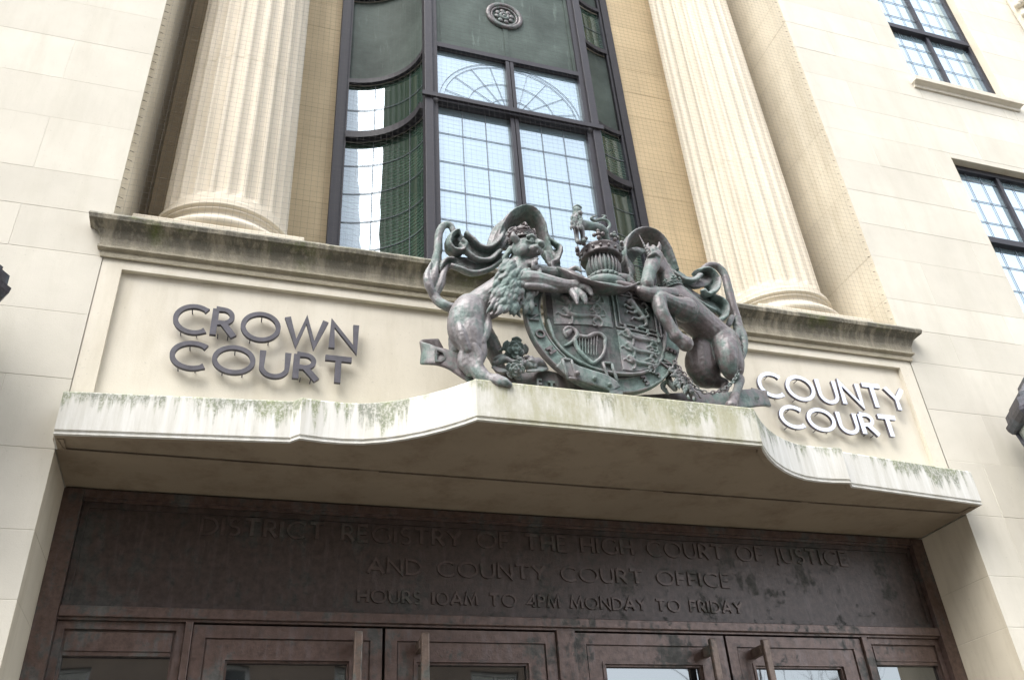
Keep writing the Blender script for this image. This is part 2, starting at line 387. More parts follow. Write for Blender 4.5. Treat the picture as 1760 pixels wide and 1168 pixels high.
# yellow back wall of the niche, each side of the bay
BW = 1.36
bz = [NZ]+[5.33+.345*k for k in range(21)]+[TOP]
for s in (-1, 1):
    m = MB(); ashlar(m, lambda a,z,o: (s*a, ND-o, z), BW, W, bz, lambda i: [1.98] if i % 2 else [], tv=.05, jt=-.25, gap=.0025)
    m.build('niche_wall', OCHRE, BLD)
m = MB(); m.box(-BW,BW,ND-.3,ND+.1,11.4,TOP); m.build('niche_wall', OCHRE, BLD)
# sign band under the niche
m = MB()
m.box(-W+.004, W-.004, .035, .30, 3.70, 4.90)                       # recessed field behind the frame
fr = .105
for s in (-1, 1):
    a, b = sorted((s*(W-.003), s*(W-fr)))
    m.box(a, b, .004, .034, 3.70, 4.80)
m.box(-W+fr-.0003, W-fr+.0003, .0045, .0345, 4.715, 4.7995)
m.build('sign_panel', PANELM, BLD)
# cornice: profile (projection, z), mitred returns at the ends
prof = [(0,4.775),(.012,4.775),(.018,4.795),(.010,4.800),(.010,4.812),(.034,4.822),(.034,4.836),(.026,4.842),(.030,4.885),(.050,4.93),(.085,4.958),(.098,4.962),(.104,4.985),(.100,4.999),(.06,5.006),(-.02,5.03),(-.02,5.0451)]
m = MB(); 
rings = []
for p, z in prof:
    ex = max(p, 0)*.95
    rings.append([(-W-ex,.12,z),(-W-ex,-p,z)]+[(-W-ex+(2*W+2*ex)*k/80,-p+.0012*math.sin(k*1.7)*(p > .03),z) for k in range(1,80)]+[(W+ex,-p,z),(W+ex,.12,z)])
m.rings(rings, closed=True, caps=False, smooth=False)
m.build('cornice', CORNICE, BLD)
m = MB(); m.box(-W+.003, W-.003, .03, ND+.05, 4.80, NZ); m.build('niche_floor', CORNICE, BLD)
# ------------------------------------------------------------------ columns
CX, CY = 2.045, .60
def column(s):
    x = s*CX; m = MB(); zb, zt = 5.50, 11.9; NF = 24
    def sect(z, r_, d):
        out = []
        for k in range(NF):
            for j in range(8):
                a = 2*math.pi*(k+j/8)/NF; t_ = (j/8-.12)/.76
                dd = d*math.sqrt(max(0, 1-(2*t_-1)**2)) if 0 < t_ < 1 else 0
                out.append((x+(r_-dd)*math.cos(a), CY+(r_-dd)*math.sin(a), z))
        return out
    rg = [sect(zb-.075,.430,0), sect(zb-.045,.430,0), sect(zb-.044,.412,0), sect(zb-.01,.396,0), sect(zb+.03,.392,0)]
    rg += [sect(zb+.032,.392,.006), sect(zb+.05,.392,.020), sect(zb+.075,.391,.027)]
    z = zb+.2; js = [5.52+1.32*k for k in range(1,5)]; zz = []
    for j in js: zz += [j-.004, j-.003, j+.003, j+.004]
    for k in range(1, 14): zz.append(zb+.2+k*.45)
    zz = sorted(q for q in zz if q < zt)
    for q in zz:
        r_ = .390-.045*((q-zb)/(zt-zb))**1.6; gz = any(abs(q-j) < .0035 for j in js)
        rg.append(sect(q, r_-(.0018 if gz else 0), .027))
    m.rings(rg, smooth=False); o = m.build('column', COLUMN, BLD)
    m = MB(); z0 = 5.205
    pr = [(.455,z0)]+[(.440+.045*math.sin(math.pi*k/10), z0+.11*k/10) for k in range(0,11)]
    pr += [(.428,z0+.112),(.428,z0+.125),(.408,z0+.14),(.402,z0+.16),(.412,z0+.178),(.424,z0+.182),(.424,z0+.19)]
    pr += [(.412+.028*math.sin(math.pi*k/8), z0+.19+.045*k/8) for k in range(0,9)]
    m.lathe(pr, x, CY, 96); m.build('column_base', COLUMN, o)
    m = MB(); m.box(x-.482,x+.482,CY-.482,ND-.005,NZ+.002,z0+.001, bev=.006); m.build('plinth', COLUMN, o)
    m = MB(); m.lathe([(.36,11.9),(.42,11.98),(.47,12.05)], x, CY, 48); m.box(x-.5,x+.5,CY-.5,ND-.01,12.05,TOP-.002); m.build('capital', COLUMN, o)
for s in (-1, 1): column(s)
# ------------------------------------------------------------------ bay window
PXC, PYC = .695, .51
def plan(off=0., n=14, s=1):
    """half plan of the concave side from the outer frame to the corner post; off moves the line towards the street"""
    cx, cy = -1.335, PYC; rx, ry = 1.335-PXC, ND-.02-PYC; pts = []
    for k in range(n+1):
        a = math.pi/2*(1-k/n); nx, ny = -math.cos(a), -math.sin(a)
        pts.append((s*(cx+(rx-off)*math.cos(a)), cy+(ry-off)*math.sin(a)))
    return pts
Z0, Z1 = 5.047, 11.4
bay = MB()
def strip(mb, inner, outer, z0, z1):
    """closed band between two plan polylines"""
    rg = [[(a[0],a[1],z0),(b[0],b[1],z0),(b[0],b[1],z1),(a[0],a[1],z1)] for a, b in zip(inner, outer)]
    mb.rings(rg, smooth=False)
for s in (-1, 1):
    # outer jamb, stepped
    a, b = sorted((s*1.359, s*1.285)); bay.box(a, b, ND-.075, ND-.006, Z0, Z1)
    a, b = sorted((s*1.284, s*1.262)); bay.box(a, b, ND-.050, ND-.008, Z0, Z1)
    # corner posts
    a, b = sorted((s*.735, s*.668)); bay.box(a, b, PYC-.055, PYC+.04, Z0, Z1, bev=.004)
    a, b = sorted((s*.667, s*.625)); bay.box(a, b, PYC-.030, PYC+.035, Z0, Z1)
bars = [(7.045,7.115,.055),(7.725,7.775,.030),(8.875,8.93,.035),(9.55,9.60,.03),(Z0,Z0+.06,.04)]
for z0, z1, pj in bars:
    for s in (-1, 1):
        pin = plan(0., s=-s)[2:-1] if False else plan(0.0, s=1 if s < 0 else -1)[1:-1]
        pout = plan(pj, s=1 if s < 0 else -1)[1:-1]
        strip(bay, pin, pout, z0, z1)
    bay.box(-.6245,.6245, PYC-pj-.004, PYC+.03, z0, z1)
    if pj > .05: bay.box(-.76,.76, PYC-.075, PYC-.0555, z0+.02, z1-.008)
for z0, z1 in ((Z0+.06,7.045),(7.115,7.725),(8.93,9.55)):
    bay.box(-.033,-.004, PYC-.030, PYC+.02, z0, z1); bay.box(.004,.033, PYC-.030, PYC+.02, z0, z1); bay.box(-.0038,.0038, PYC-.018, PYC+.02, z0, z1)
BAY = bay.build('bay_window_frame', FRAME, BLD)
for z0, z1, kind in ((Z0+.06,7.045,'g'),(7.115,7.725,'g'),(7.775,8.875,'s'),(8.93,9.55,'g'),(9.60,Z1,'s')):
    for s in (-1, 1):
        P = plan(-.012, 20, 1 if s < 0 else -1)
        m = MB(); rg = [[(p[0],p[1],z0),(p[0],p[1],z1)] for p in P]; m.rings(rg, closed=False, caps=False)
        m.build('pane' if kind == 'g' else 'spandrel_panel', GLASSG if kind == 'g' else SPAND, BAY)
        if kind == 's':   # raised border of the curved panel
            m = MB(); strip(m, plan(-.012,20,1 if s<0 else -1)[2:-1], plan(.004,20,1 if s<0 else -1)[2:-1], z0+.001, z0+.03); m.build('border', SPAND, BAY)
    if kind == 'g':
        for a, b in ((-.6247,-.033),(.033,.6247)):
            m = MB(); m.quad((a,PYC+.012,z0),(b,PYC+.012,z0),(b,PYC+.012,z1),(a,PYC+.012,z1)); m.build('pane', GLASS, BAY)
    else:
        m = MB(); m.box(-.6244,.6244,PYC+.006,PYC+.03,z0,z1)
        bd = .028
        for a,b,c,d in ((-.624,-.624+bd,z0+.0005,z1-.0005),(.624-bd,.624,z0+.0005,z1-.0005),(-.624+bd,.624-bd,z0+.0005,z0+bd),(-.624+bd,.624-bd,z1-bd,z1-.0005)): m.box(a,b,PYC-.008,PYC+.0055,c,d)
        if z0 < 8: m.box(-.02,.02,PYC-.001,PYC+.005,z0+bd,8.19)
        m.build('spandrel_panel', SPAND, BAY)
m = MB()      # roundel on the spandrel
for rr, th, yy in ((.150,.022,PYC-.004),(.118,.010,PYC-.002),(.035,.016,PYC-.004)):
    n = 48; rg = []
    for k in range(n+1):
        a = 2*math.pi*k/n; c = Vector((rr*math.cos(a), yy, 8.36+rr*math.sin(a))); ra = Vector((math.cos(a),0,math.sin(a)))
        rg.append([c+ra*th*math.cos(q*math.pi/4)+Vector((0,th*.9*math.sin(q*math.pi/4),0)) for q in range(8)])
    m.rings(rg, caps=False)
for k in range(8):
    a = math.pi*k/4+.2; m.ell((.07*math.cos(a), PYC-.002, 8.36+.07*math.sin(a)), (.024,.012,.024), seg=8, ring=6)
m.ell((0,PYC-.004,8.36), (.02,.016,.02)); m.lathe([], 0, 0) if False else None
m.build('roundel', BRONZE2, BAY)
m = MB(); rb = .0030                                     # leaded glazing bars
def lead(p, q, r_=rb): m.tube([p, q], r_, 4, False)
rows = [5.31,5.60,5.889,6.17,6.46,6.76]
for z in rows:
    for a, b in ((-.622,-.035),(.035,.622)): lead((a,PYC+.006,z),(b,PYC+.006,z))
    for s in (-1,1): m.tube([(p[0],p[1],z+.02) for p in plan(-.006,20,1 if s<0 else -1)], rb, 4)
for s in (-1,1):
    for q in (.235,.425): lead((s*q,PYC+.006,Z0+.06),(s*q,PYC+.006,7.045))
    for i in (5,12):
        p = plan(-.006,20,1 if s<0 else -1)[i+1]; lead((p[0],p[1],Z0+.06),(p[0],p[1],7.045),.0025)
m.build('glazing_bars', LEAD, BAY)
for s in (-1,1):
    m = MB(); P = plan(-.006,20,1 if s<0 else -1)
    for i in (5,12): lead((P[i+1][0],P[i+1][1],8.93),(P[i+1][0],P[i+1][1],9.55),.0025)
    m.tube([(p[0],p[1],9.24) for p in P], rb, 4); m.build('glazing_bars', LEAD, BAY)
m = MB()
for s in (-1,1):
    P = plan(-.006,20,1 if s<0 else -1)
    for i in (5,12): lead((P[i+1][0],P[i+1][1],7.115),(P[i+1][0],P[i+1][1],7.725),.0025)
    m.tube([(p[0],p[1],7.42) for p in P], rb, 4)
    # fan light
    for rr in (.16,.34,.54,.575):
        P = []
        for k in range(25):
            a = math.pi/2*k/24; x, z = .034+rr*math.cos(a), 7.117+rr*math.sin(a)*1.0
            if x < .622: P.append((s*x, PYC+.006, z))
        m.tube(P, .0022, 4)
    for a in (15,36,57,76):
        a = R(a); L = .54; lead((s*(.034+.02*math.cos(a)),PYC+.006,7.117+.02*math.sin(a)),(s*(.034+L*math.cos(a)),PYC+.006,7.117+L*math.sin(a)),.0022)
m.build('glazing_bars', LEAD, BAY)
# ------------------------------------------------------------------ wing windows on the right
def wing_window(z0, z1, zt, sill):
    m = MB(); y = .070
    m.box(WX0+.0005, WX0+.045, y, y+.06, z0, z1); m.box(WX1-.045, WX1-.0005, y, y+.06, z0, z1)
    m.box(WX0+.045, WX1-.045, y-.004, y+.06, z1-.055, z1); m.box(WX0+.045, WX1-.045, y-.003, y+.06, z0, z0+.04)
    m.box(WX0+.045, WX1-.045, y-.02, y+.06, zt-.03, zt+.03); xm = (WX0+WX1)/2-.01
    for a, b in ((z0+.04,zt-.03),(zt+.03,z1-.055)): m.box(xm-.018, xm+.018, y+.002, y+.05, a, b)
    fo = m.build('window', FRAME, BLD)
    m = MB(); m.quad((WX0+.045,y+.035,z0),(WX1-.045,y+.035,z0),(WX1-.045,y+.035,z1),(WX0+.045,y+.035,z1)); m.build('pane', GLASSW, fo)
    m2 = MB(); 
    for z in [zt+k*.247 for k in range(-8, 12)]:
        if z0+.06 < z < z1-.07 and abs(z-zt) > .1: m2.tube([(WX0+.046,y+.028,z),(WX1-.046,y+.028,z)], .0032, 4, False)
    for x in (WX0+.21,WX0+.375,xm+.175,xm+.34): m2.tube([(x,y+.028,z0+.04),(x,y+.028,z1-.05)], .003, 4, False)
    m2.build('glazing_bars', LEAD, fo)
    m = MB()
    m.quad((WX0,0,z0),(WX0,.2,z0),(WX0,.2,z1),(WX0,0,z1)); m.quad((WX1,0,z0),(WX1,0,z1),(WX1,.2,z1),(WX1,.2,z0)); m.quad((WX0,0,z1),(WX0,.2,z1),(WX1,.2,z1),(WX1,0,z1))
    m.quad((WX0,0,z0),(WX1,0,z0),(WX1,.2,z0),(WX0,.2,z0)); m.build('window_reveal', REVEAL, fo)
    m = MB(); zz = z0; pr = [(.0,zz-.115),(.018,zz-.112),(.022,zz-.085),(.05,zz-.07),(.07,zz-.065),(.075,zz-.02),(.07,zz-.012),(-.11,zz+.006)]
    m.rings([[(WX0-.05-max(p,0)*.3,-p,z) ,(WX1+.07+max(p,0)*.3,-p,z),(WX1+.07+max(p,0)*.3,.01,z),(WX0-.05-max(p,0)*.3,.01,z)] if p > -.05 else [(WX0-.05,-p,z),(WX1+.07,-p,z),(WX1+.07,.12,z),(WX0-.05,.12,z)] for p, z in pr], smooth=False)
    m.build('sill', PANELM, fo)
wing_window(4.6, 7.06, 6.19, True); wing_window(8.07, 11.2, 9.01, True)
# ------------------------------------------------------------------ carved bracket high on the right wing
m = MB(); q = at(1733, 0, -.05); bx, bzz = q.x, 9.42
m.box(bx+.03, bx+.7, -.10, .0, bzz, bzz+1.2, bev=.02)
for k, (dx, dz, rr) in enumerate(((.06,.05,.05),(.03,.20,.06),(.02,.36,.075),(.05,.55,.09),(.12,.80,.11))):
    m.chain([(bx+dx,-.10,bzz+dz),(bx+dx+.12,-.17,bzz+dz+.10),(bx+.45,-.2,bzz+dz+.2)], [rr*.6,rr,rr*.7], 10)
m.build('carved_bracket', PANELM, BLD)
# ------------------------------------------------------------------ canopy
CRACK = mk_plain('open mortar joint', (.10,.075,.05), .9, 0, .5, 6)
half = [(2.600,.0),(2.590,-.155),(1.570,-.258),(1.528,-.302),(1.42,-.290),(1.32,-.290),(1.23,-.302),(1.13,-.338),(1.05,-.380),(.960,-.440),(.875,-.510),(.80,-.585),(.755,-.635)]
pl = [(-x,y) for x,y in half]+[(x,y) for x,y in half[::-1]]
def offs(pl, d):
    out = []
    for i, (x,y) in enumerate(pl):
        a = Vector(pl[max(i-1,0)]); b = Vector(pl[min(i+1,len(pl)-1)]); t = (b-a).normalized(); out.append((x-t.y*d, y+t.x*d))
    out[0] = (pl[0][0]+d, pl[0][1]); out[-1] = (pl[-1][0]-d, pl[-1][1]); return out
ZC0, ZC1 = 3.645, 3.868
m = MB()
lev = [(.012,ZC0,),(.0,ZC0+.003),(-.000,ZC0+.010),(.006,ZC0+.013),(.006,ZC0+.022),(-.002,ZC0+.025),(-.0025,ZC1-.008),(.003,ZC1),(.05,ZC1+.006)]
rg = [[(x,y,z) for x,y in offs(pl, d)] for d, z in lev]
m.rings(rg, closed=False, caps=False, smooth=False)
top = [(x,y,ZC1+.006) for x,y in offs(pl,.05)]; 
m.add(top+[(2.55,.036,ZC1+.006),(-2.55,.036,ZC1+.006)], [list(range(len(top)+2))[::-1]])
FAS = m.build('canopy', FASCIA, BLD)
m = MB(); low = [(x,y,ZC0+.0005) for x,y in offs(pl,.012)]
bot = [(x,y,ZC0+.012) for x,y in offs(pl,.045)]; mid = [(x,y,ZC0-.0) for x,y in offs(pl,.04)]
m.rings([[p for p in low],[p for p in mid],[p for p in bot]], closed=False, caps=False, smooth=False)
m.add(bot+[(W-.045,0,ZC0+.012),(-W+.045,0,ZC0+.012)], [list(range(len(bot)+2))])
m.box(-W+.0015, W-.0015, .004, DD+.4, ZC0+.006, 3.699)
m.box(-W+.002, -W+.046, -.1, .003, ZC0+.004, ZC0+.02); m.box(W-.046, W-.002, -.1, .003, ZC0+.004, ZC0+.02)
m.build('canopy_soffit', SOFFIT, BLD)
m = MB()
for x0, x1, y in ((-2.55,-1.2,.002),(-1.1,.3,.004),(.5,1.4,.002),(1.45,2.55,.005)): m.box(x0,x1,y-.004,y+.003,ZC0+.0045,ZC0+.0058)
m.build('joint', CRACK, BLD)
# ------------------------------------------------------------------ lettering
def arc(cx, cz, rx, rz, a0, a1, n=18): return [(cx+rx*math.cos(R(a0+(a1-a0)*k/n)), cz+rz*math.sin(R(a0+(a1-a0)*k/n))) for k in range(n+1)]
GL = {
 'A': ([[(0,0),(.40,1),(.80,0)],[(.15,.34),(.65,.34)]],.80), 'C': ([arc(.52,.5,.50,.5,48,312,26)],.86),
 'D': ([[(0,0),(0,1),(.22,1)]+arc(.22,.5,.52,.5,90,-90,18)[1:]+[(0,0)]],.76), 'E': ([[(.46,1),(0,1),(0,0),(.48,0)],[(0,.52),(.42,.52)]],.5),
 'F': ([[(.46,1),(0,1),(0,0)],[(0,.52),(.40,.52)]],.48), 'G': ([arc(.52,.5,.50,.5,48,318,26)+[(.90,.17),(.90,.48)]],.93),
 'H': ([[(0,0),(0,1)],[(.66,0),(.66,1)],[(0,.52),(.66,.52)]],.68), 'I': ([[(0,0),(0,1)]],.04),
 'J': ([[(.1,1),(.1,-.02),(0,-.15)]],.14), 'L': ([[(0,1),(0,0),(.44,0)]],.46), 'M': ([[(0,0),(.12,1),(.46,.15),(.80,1),(.92,0)]],.93),
 'N': ([[(0,0),(0,1),(.70,0),(.70,1)]],.72), 'O': ([arc(.52,.5,.50,.5,90,450,36)],1.04),
 'P': ([[(0,0),(0,1)],[(0,1),(.22,1)]+arc(.22,.74,.24,.26,90,-90,12)[1:]+[(0,.48)]],.48),
 'Q': ([arc(.52,.5,.50,.5,90,450,36),[(.6,.2),(1.0,-.15)]],1.04),
 'R': ([[(0,0),(0,1)],[(0,1),(.22,1)]+arc(.22,.74,.25,.26,90,-90,12)[1:]+[(0,.48)],[(.24,.48),(.58,0)]],.56),
 'S': ([arc(.25,.75,.22,.25,40,270,14)+arc(.25,.25,.24,.25,90,-140,14)[1:]],.48), 'T': ([[(0,1),(.74,1)],[(.37,1),(.37,0)]],.74),
 'U': ([[(0,1),(0,.36)]+arc(.34,.36,.34,.36,180,360,16)[1:]+[(.68,1)]],.70), 'W': ([[(0,1),(.30,0),(.56,1),(.82,0),(1.12,1)]],1.12),
 'Y': ([[(0,1),(.36,.48),(.36,0)],[(.36,.48),(.72,1)]],.72), '1': ([[(0,0),(0,1)]],.04), '0': ([arc(.40,.5,.40,.5,90,450,30)],.8),
 '4': ([[(.46,0),(.46,1),(0,.30),(.62,.30)]],.62)}
def stroke(mb, pts, wd, f3, d0, d1, flare=1.0, k0=0):
    """flat stroke of width wd along pts (letter plane), from depth d0 (front) to d1 (back)"""
    P = [Vector(p) for p in pts]; closed = (P[0]-P[-1]).length < 1e-6; n = len(P); L = []; Rr = []
    for i, p in enumerate(P):
        if closed and i in (0, n-1): a, b = (P[0]-P[-2]).normalized(), (P[1]-P[0]).normalized()
        else: a = (P[i]-P[i-1]).normalized() if i else (P[1]-P[0]).normalized(); b = (P[i+1]-P[i]).normalized() if i < n-1 else a
        na, nb = Vector((-a.y,a.x)), Vector((-b.y,b.x)); mm = (na+nb); mm = mm.normalized() if mm.length > .2 else na
        h = wd/2/max(mm.dot(na), .42)
        if not closed and i in (0, n-1): h *= flare
        L.append(p+mm*h); Rr.append(p-mm*h)
    e = k0*.0004
    rg = [[f3(L[i].x,L[i].y,d0-e), f3(Rr[i].x,Rr[i].y,d0-e), f3(Rr[i].x,Rr[i].y,d1-e), f3(L[i].x,L[i].y,d1-e)] for i in range(n)]
    mb.rings(rg, smooth=False)
def text(word, x0, x1, z0, z1, wd, d0, d1, f3=None, flare=1.25, sp=.22, per=None, one=None):
    """stroke capitals fitted between x0 and x1; per(letter mesh, centre) is called for each letter"""
    h = z1-z0; f3 = f3 or (lambda a,b,d: (a, d, b)); tot = 0
    for i, c in enumerate(word): tot += (.42 if c == ' ' else GL[c][1])+(sp if i < len(word)-1 else 0)
    sx = (x1-x0)/tot; x = x0; k = 0
    for c in word:
        if c == ' ': x += (.42+sp)*sx; continue
        st, adv = GL[c]; mb = one or MB()
        for s_ in st:
            k += 1; stroke(mb, [(x+p[0]*sx, z0+wd/2+p[1]*(h-wd)) for p in s_], wd, f3, d0, d1, flare, k % 7)
        if per: per(mb, c, x, adv*sx)
        x += (adv+sp)*sx
def wall_sign(label, rows, matf, group=None):
    cx = sum((r_[1]+r_[2])/2 for r_ in rows)/len(rows)
    e = empty('wall_sign', (cx, .03, 4.34), label, 'sign')
    for word, x0, x1, z0, z1 in rows:
        def per(mb, c, x, wdt):
            for fx, zz in ((.25,z0+.035),(.75,z0+.03),(.5,z1-.03)):       # fixing pins
                px = x+wdt*fx
                if c in 'CO' and fx != .5: zz = z0+.028
                if c in 'TYNUW' or (fx == .5 and c not in 'CO'): continue
                mb.tube([(px,-.005,zz-(.012 if fx != .5 else 0)),(px,.036,zz-(.012 if fx != .5 else 0))], .003, 6)
            keep(mb.build('letter', matf), e)
        text(word, x0, x1, z0, z1,   .025, -.016, .004, flare=1.3, per=per)
    return e
wall_sign('raised metal letters with a dark reflection in their colour reading CROWN COURT on the stone panel', [('CROWN',-2.19,-1.245,4.343,4.533),('COURT',-2.175,-1.265,4.128,4.303)], DARKL)
# same letter metal: sky reflection painted on the faces, sides kept dark
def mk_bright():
    t = NT('letter metal toned as sky reflection'); nz = t.n.new('ShaderNodeSeparateXYZ'); t.l.new(t.geo.outputs['True Normal'], nz.inputs[0])
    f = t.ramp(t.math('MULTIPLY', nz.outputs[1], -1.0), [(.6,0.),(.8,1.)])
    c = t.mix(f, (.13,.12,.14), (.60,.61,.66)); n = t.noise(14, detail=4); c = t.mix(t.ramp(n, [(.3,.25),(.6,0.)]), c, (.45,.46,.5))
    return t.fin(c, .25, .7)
wall_sign('raised metal letters with the bright sky reflection in their colour reading COUNTY COURT on the stone panel', [('COUNTY',1.30,2.42,4.345,4.535),('COURT',1.40,2.285,4.135,4.303)], mk_bright())
# ------------------------------------------------------------------ bronze entrance
def ring(mb, x0, x1, z0, z1, w_, y0, y1, wb=None):
    """rectangular frame with mitred corners, front y0, back y1"""
    wb = wb or w_; a, b, c, d = x0+w_, x1-w_, z0+wb, z1-w_
    o_ = [(x0,z0),(x1,z0),(x1,z1),(x0,z1)]; i_ = [(a,c),(b,c),(b,d),(a,d)]
    vs = [(x,y0,z) for x,z in o_]+[(x,y0,z) for x,z in i_]+[(x,y1,z) for x,z in o_]+[(x,y1,z) for x,z in i_]; fs = []
    for k in range(4):
        j = (k+1) % 4; fs += [[k,j,4+j,4+k],[8+k,12+k,12+j,8+j],[k,8+k,8+j,j],[4+k,4+j,12+j,12+k]]
    mb.add(vs, fs)
m = MB()
m.box(-W+.001,-2.505,DD,DD+.12,-.002,3.64); m.box(2.505,W-.001,DD,DD+.12,-.002,3.64)        # jambs
m.box(-2.504,2.504,DD+.004,DD+.12,3.60,3.64); m.box(-2.504,2.504,DD+.020,DD+.14,3.585,3.60)
m.box(-2.504,2.504,DD+.006,DD+.16,3.012,3.062, bev=.004); m.box(-2.504,2.504,DD+.022,DD+.16,3.0,3.0115)
for x0, x1 in ((-1.94,-1.905),(-.045,.06),(1.915,1.955)): m.box(x0,x1,DD+.012,DD+.15,-.002,2.9995, bev=.003)
m.box(-2.58,2.58,DD+.30,DD+.40,-.002,3.69)
DF = m.build('entrance_frame', DOORB, BLD); DF = BLD
m = MB(); m.box(-2.503,2.503,DD+.045,DD+.10,3.063,3.584); ring(m,-2.502,2.502,3.0635,3.5835,.028,DD+.034,DD+.0449)
BP = m.build('bronze_panel', PANELB, DF)
m = MB(); yb = DD+.0449; yf = yb-.008
def words(ln, x0, x1, z0, z1, wd, sp):
    """each raised word of a line is a mesh of its own"""
    tot = sum((.42 if c == ' ' else GL[c][1]) for c in ln)+sp*(len(ln)-1); sx = (x1-x0)/tot; x = x0
    for wrd in ln.split(' '):
        L = sum(GL[c][1] for c in wrd)+sp*(len(wrd)-1); mb = MB()
        text(wrd, x, x+L*sx, z0, z1, wd, yf, yb, one=mb, flare=1.5, sp=sp); mb.build('inscribed_word', INSCR, BP)
        x += (L+sp*2+.42)*sx
words('DISTRICT REGISTRY OF THE HIGH COURT OF JUSTICE', -1.93, 1.99, 3.445, 3.545, .012, .26)
words('AND COUNTY COURT OFFICE', -1.07, 1.10, 3.275, 3.365, .012, .24)
words('HOURS 10AM TO 4PM MONDAY TO FRIDAY', -1.115, 1.15, 3.122, 3.195, .010, .26)

def door(x0, x1, hs):
    m = MB(); y = DD+.03; zt = 2.990
    ring(m, x0+.003, x1-.003, .01, zt, .060, y, y+.05, .25)
    g0 = .155 if True else 0
    ring(m, x0+.0635, x1-.0635, .2605, zt-.0605, .006, y+.012, y+.05)
    ring(m, x0+.070, x1-.070, .267, zt-.067, .080, y+.008, y+.048)
    ring(m, x0+.1505, x1-.1505, .3475, zt-.1475, .014, y+.002, y+.046)
    ring(m, x0+.165, x1-.165, .362, zt-.162, .010, y+.016, y+.046)
    o = m.build('door', DOORB, DF)
    m = MB(); m.quad((x0+.17,y+.036,.36),(x1-.17,y+.036,.36),(x1-.17,y+.036,zt-.165),(x0+.17,y+.036,zt-.165)); m.build('pane', GLASSD, o)
    m = MB(); hx = (x1-.140) if hs > 0 else (x0+.185); yy = y-.105
    m.box(hx-.021, hx+.021, yy-.012, yy+.016, 1.25, 2.945, bev=.006)
    sx = hx+(.045 if hs > 0 else -.045)*0
    for zz in (2.895, 1.33): m.box(hx-.016+(.01 if hs>0 else -.01), hx+.016+(.01 if hs>0 else -.01), yy+.0165, y+.010, zz-.026, zz+.026, bev=.004)
    m.build('handle', DOORB2, o)
DOORB2 = mk_bronze('worn handle bronze', (.20,.145,.115), (.14,.16,.14), .1, .38, .45, (.26,.22,.2))
for x0, x1, hs in ((-1.905,-.985,1),(-.975,-.045,-1),(.062,.982,1),(.992,1.914,-1)): door(x0, x1, hs)
for x0, x1 in ((-2.505,-1.941),(1.956,2.505)):
    m = MB(); y = DD+.04; ring(m, x0+.002, x1-.002, .01, 2.998, .035, y, y+.05, .3); ring(m, x0+.037, x1-.037, .35, 2.963, .012, y+.016, y+.05)
    m.box(x0+.05, x1-.05, y+.006, y+.04, 2.865, 2.951); m.box(x0+.05, x1-.05, y+.012, y+.04, 2.845, 2.8645)
    o = m.build('side_light', DOORB, DF)
    m = MB(); m.quad((x0+.04,y+.038,.36),(x1-.04,y+.038,.36),(x1-.04,y+.038,2.9),(x0+.04,y+.038,2.9)); m.build('pane', GLASSD, o)
# ------------------------------------------------------------------ netting over the niche
m = MB(); m2 = MB(); ps = .0385; rw = .00048; yn = .022
def wire(p, q):
    p, q = Vector(p), Vector(q); t = (q-p).normalized(); a = Vector((0,1,0)); b = t.cross(a)
    r3 = [[e+(a*math.cos(k*2.0944)+b*math.sin(k*2.0944))*rw for k in range(3)] for e in (p, q)]
    m.rings(r3, caps=False, smooth=False)
nx = int(2*W/ps)
for k in range(1, nx): 
    x = -W+k*2*W/nx; P = [(x+.002*math.sin(z*1.3+k*.7), yn+.004*math.sin(z*2+k*.21), z) for z in (5.10,5.9,6.8,7.8,8.9,10.0)]
    for a, b in zip(P[:-1], P[1:]): wire(a, b)
z = 5.11
while z < 10:
    P = [(x, yn+.004*math.sin(z*2+x*2.2), z+.003*math.sin(x*3+z)) for x in (-W,-1.6,-.6,.4,1.5,W)]
    for a, b in zip(P[:-1], P[1:]): wire(a, b)
    z += ps*1.12
z = 5.15
while z < 10:
    for s in (-1, 1):
        m2.tube([(s*(W-.001),.018,z),(s*(W-.016),.018,z-.004),(s*(W-.026),.012,z-.014)], .0018, 5)
    z += .072
NET = m.build('bird_netting', WIREM); tag(NET, 'fine square wire mesh stretched across the column recess', 'netting')
h = m2.build('fixing_hook', WIREM, NET); tag(h, kind='stuff')
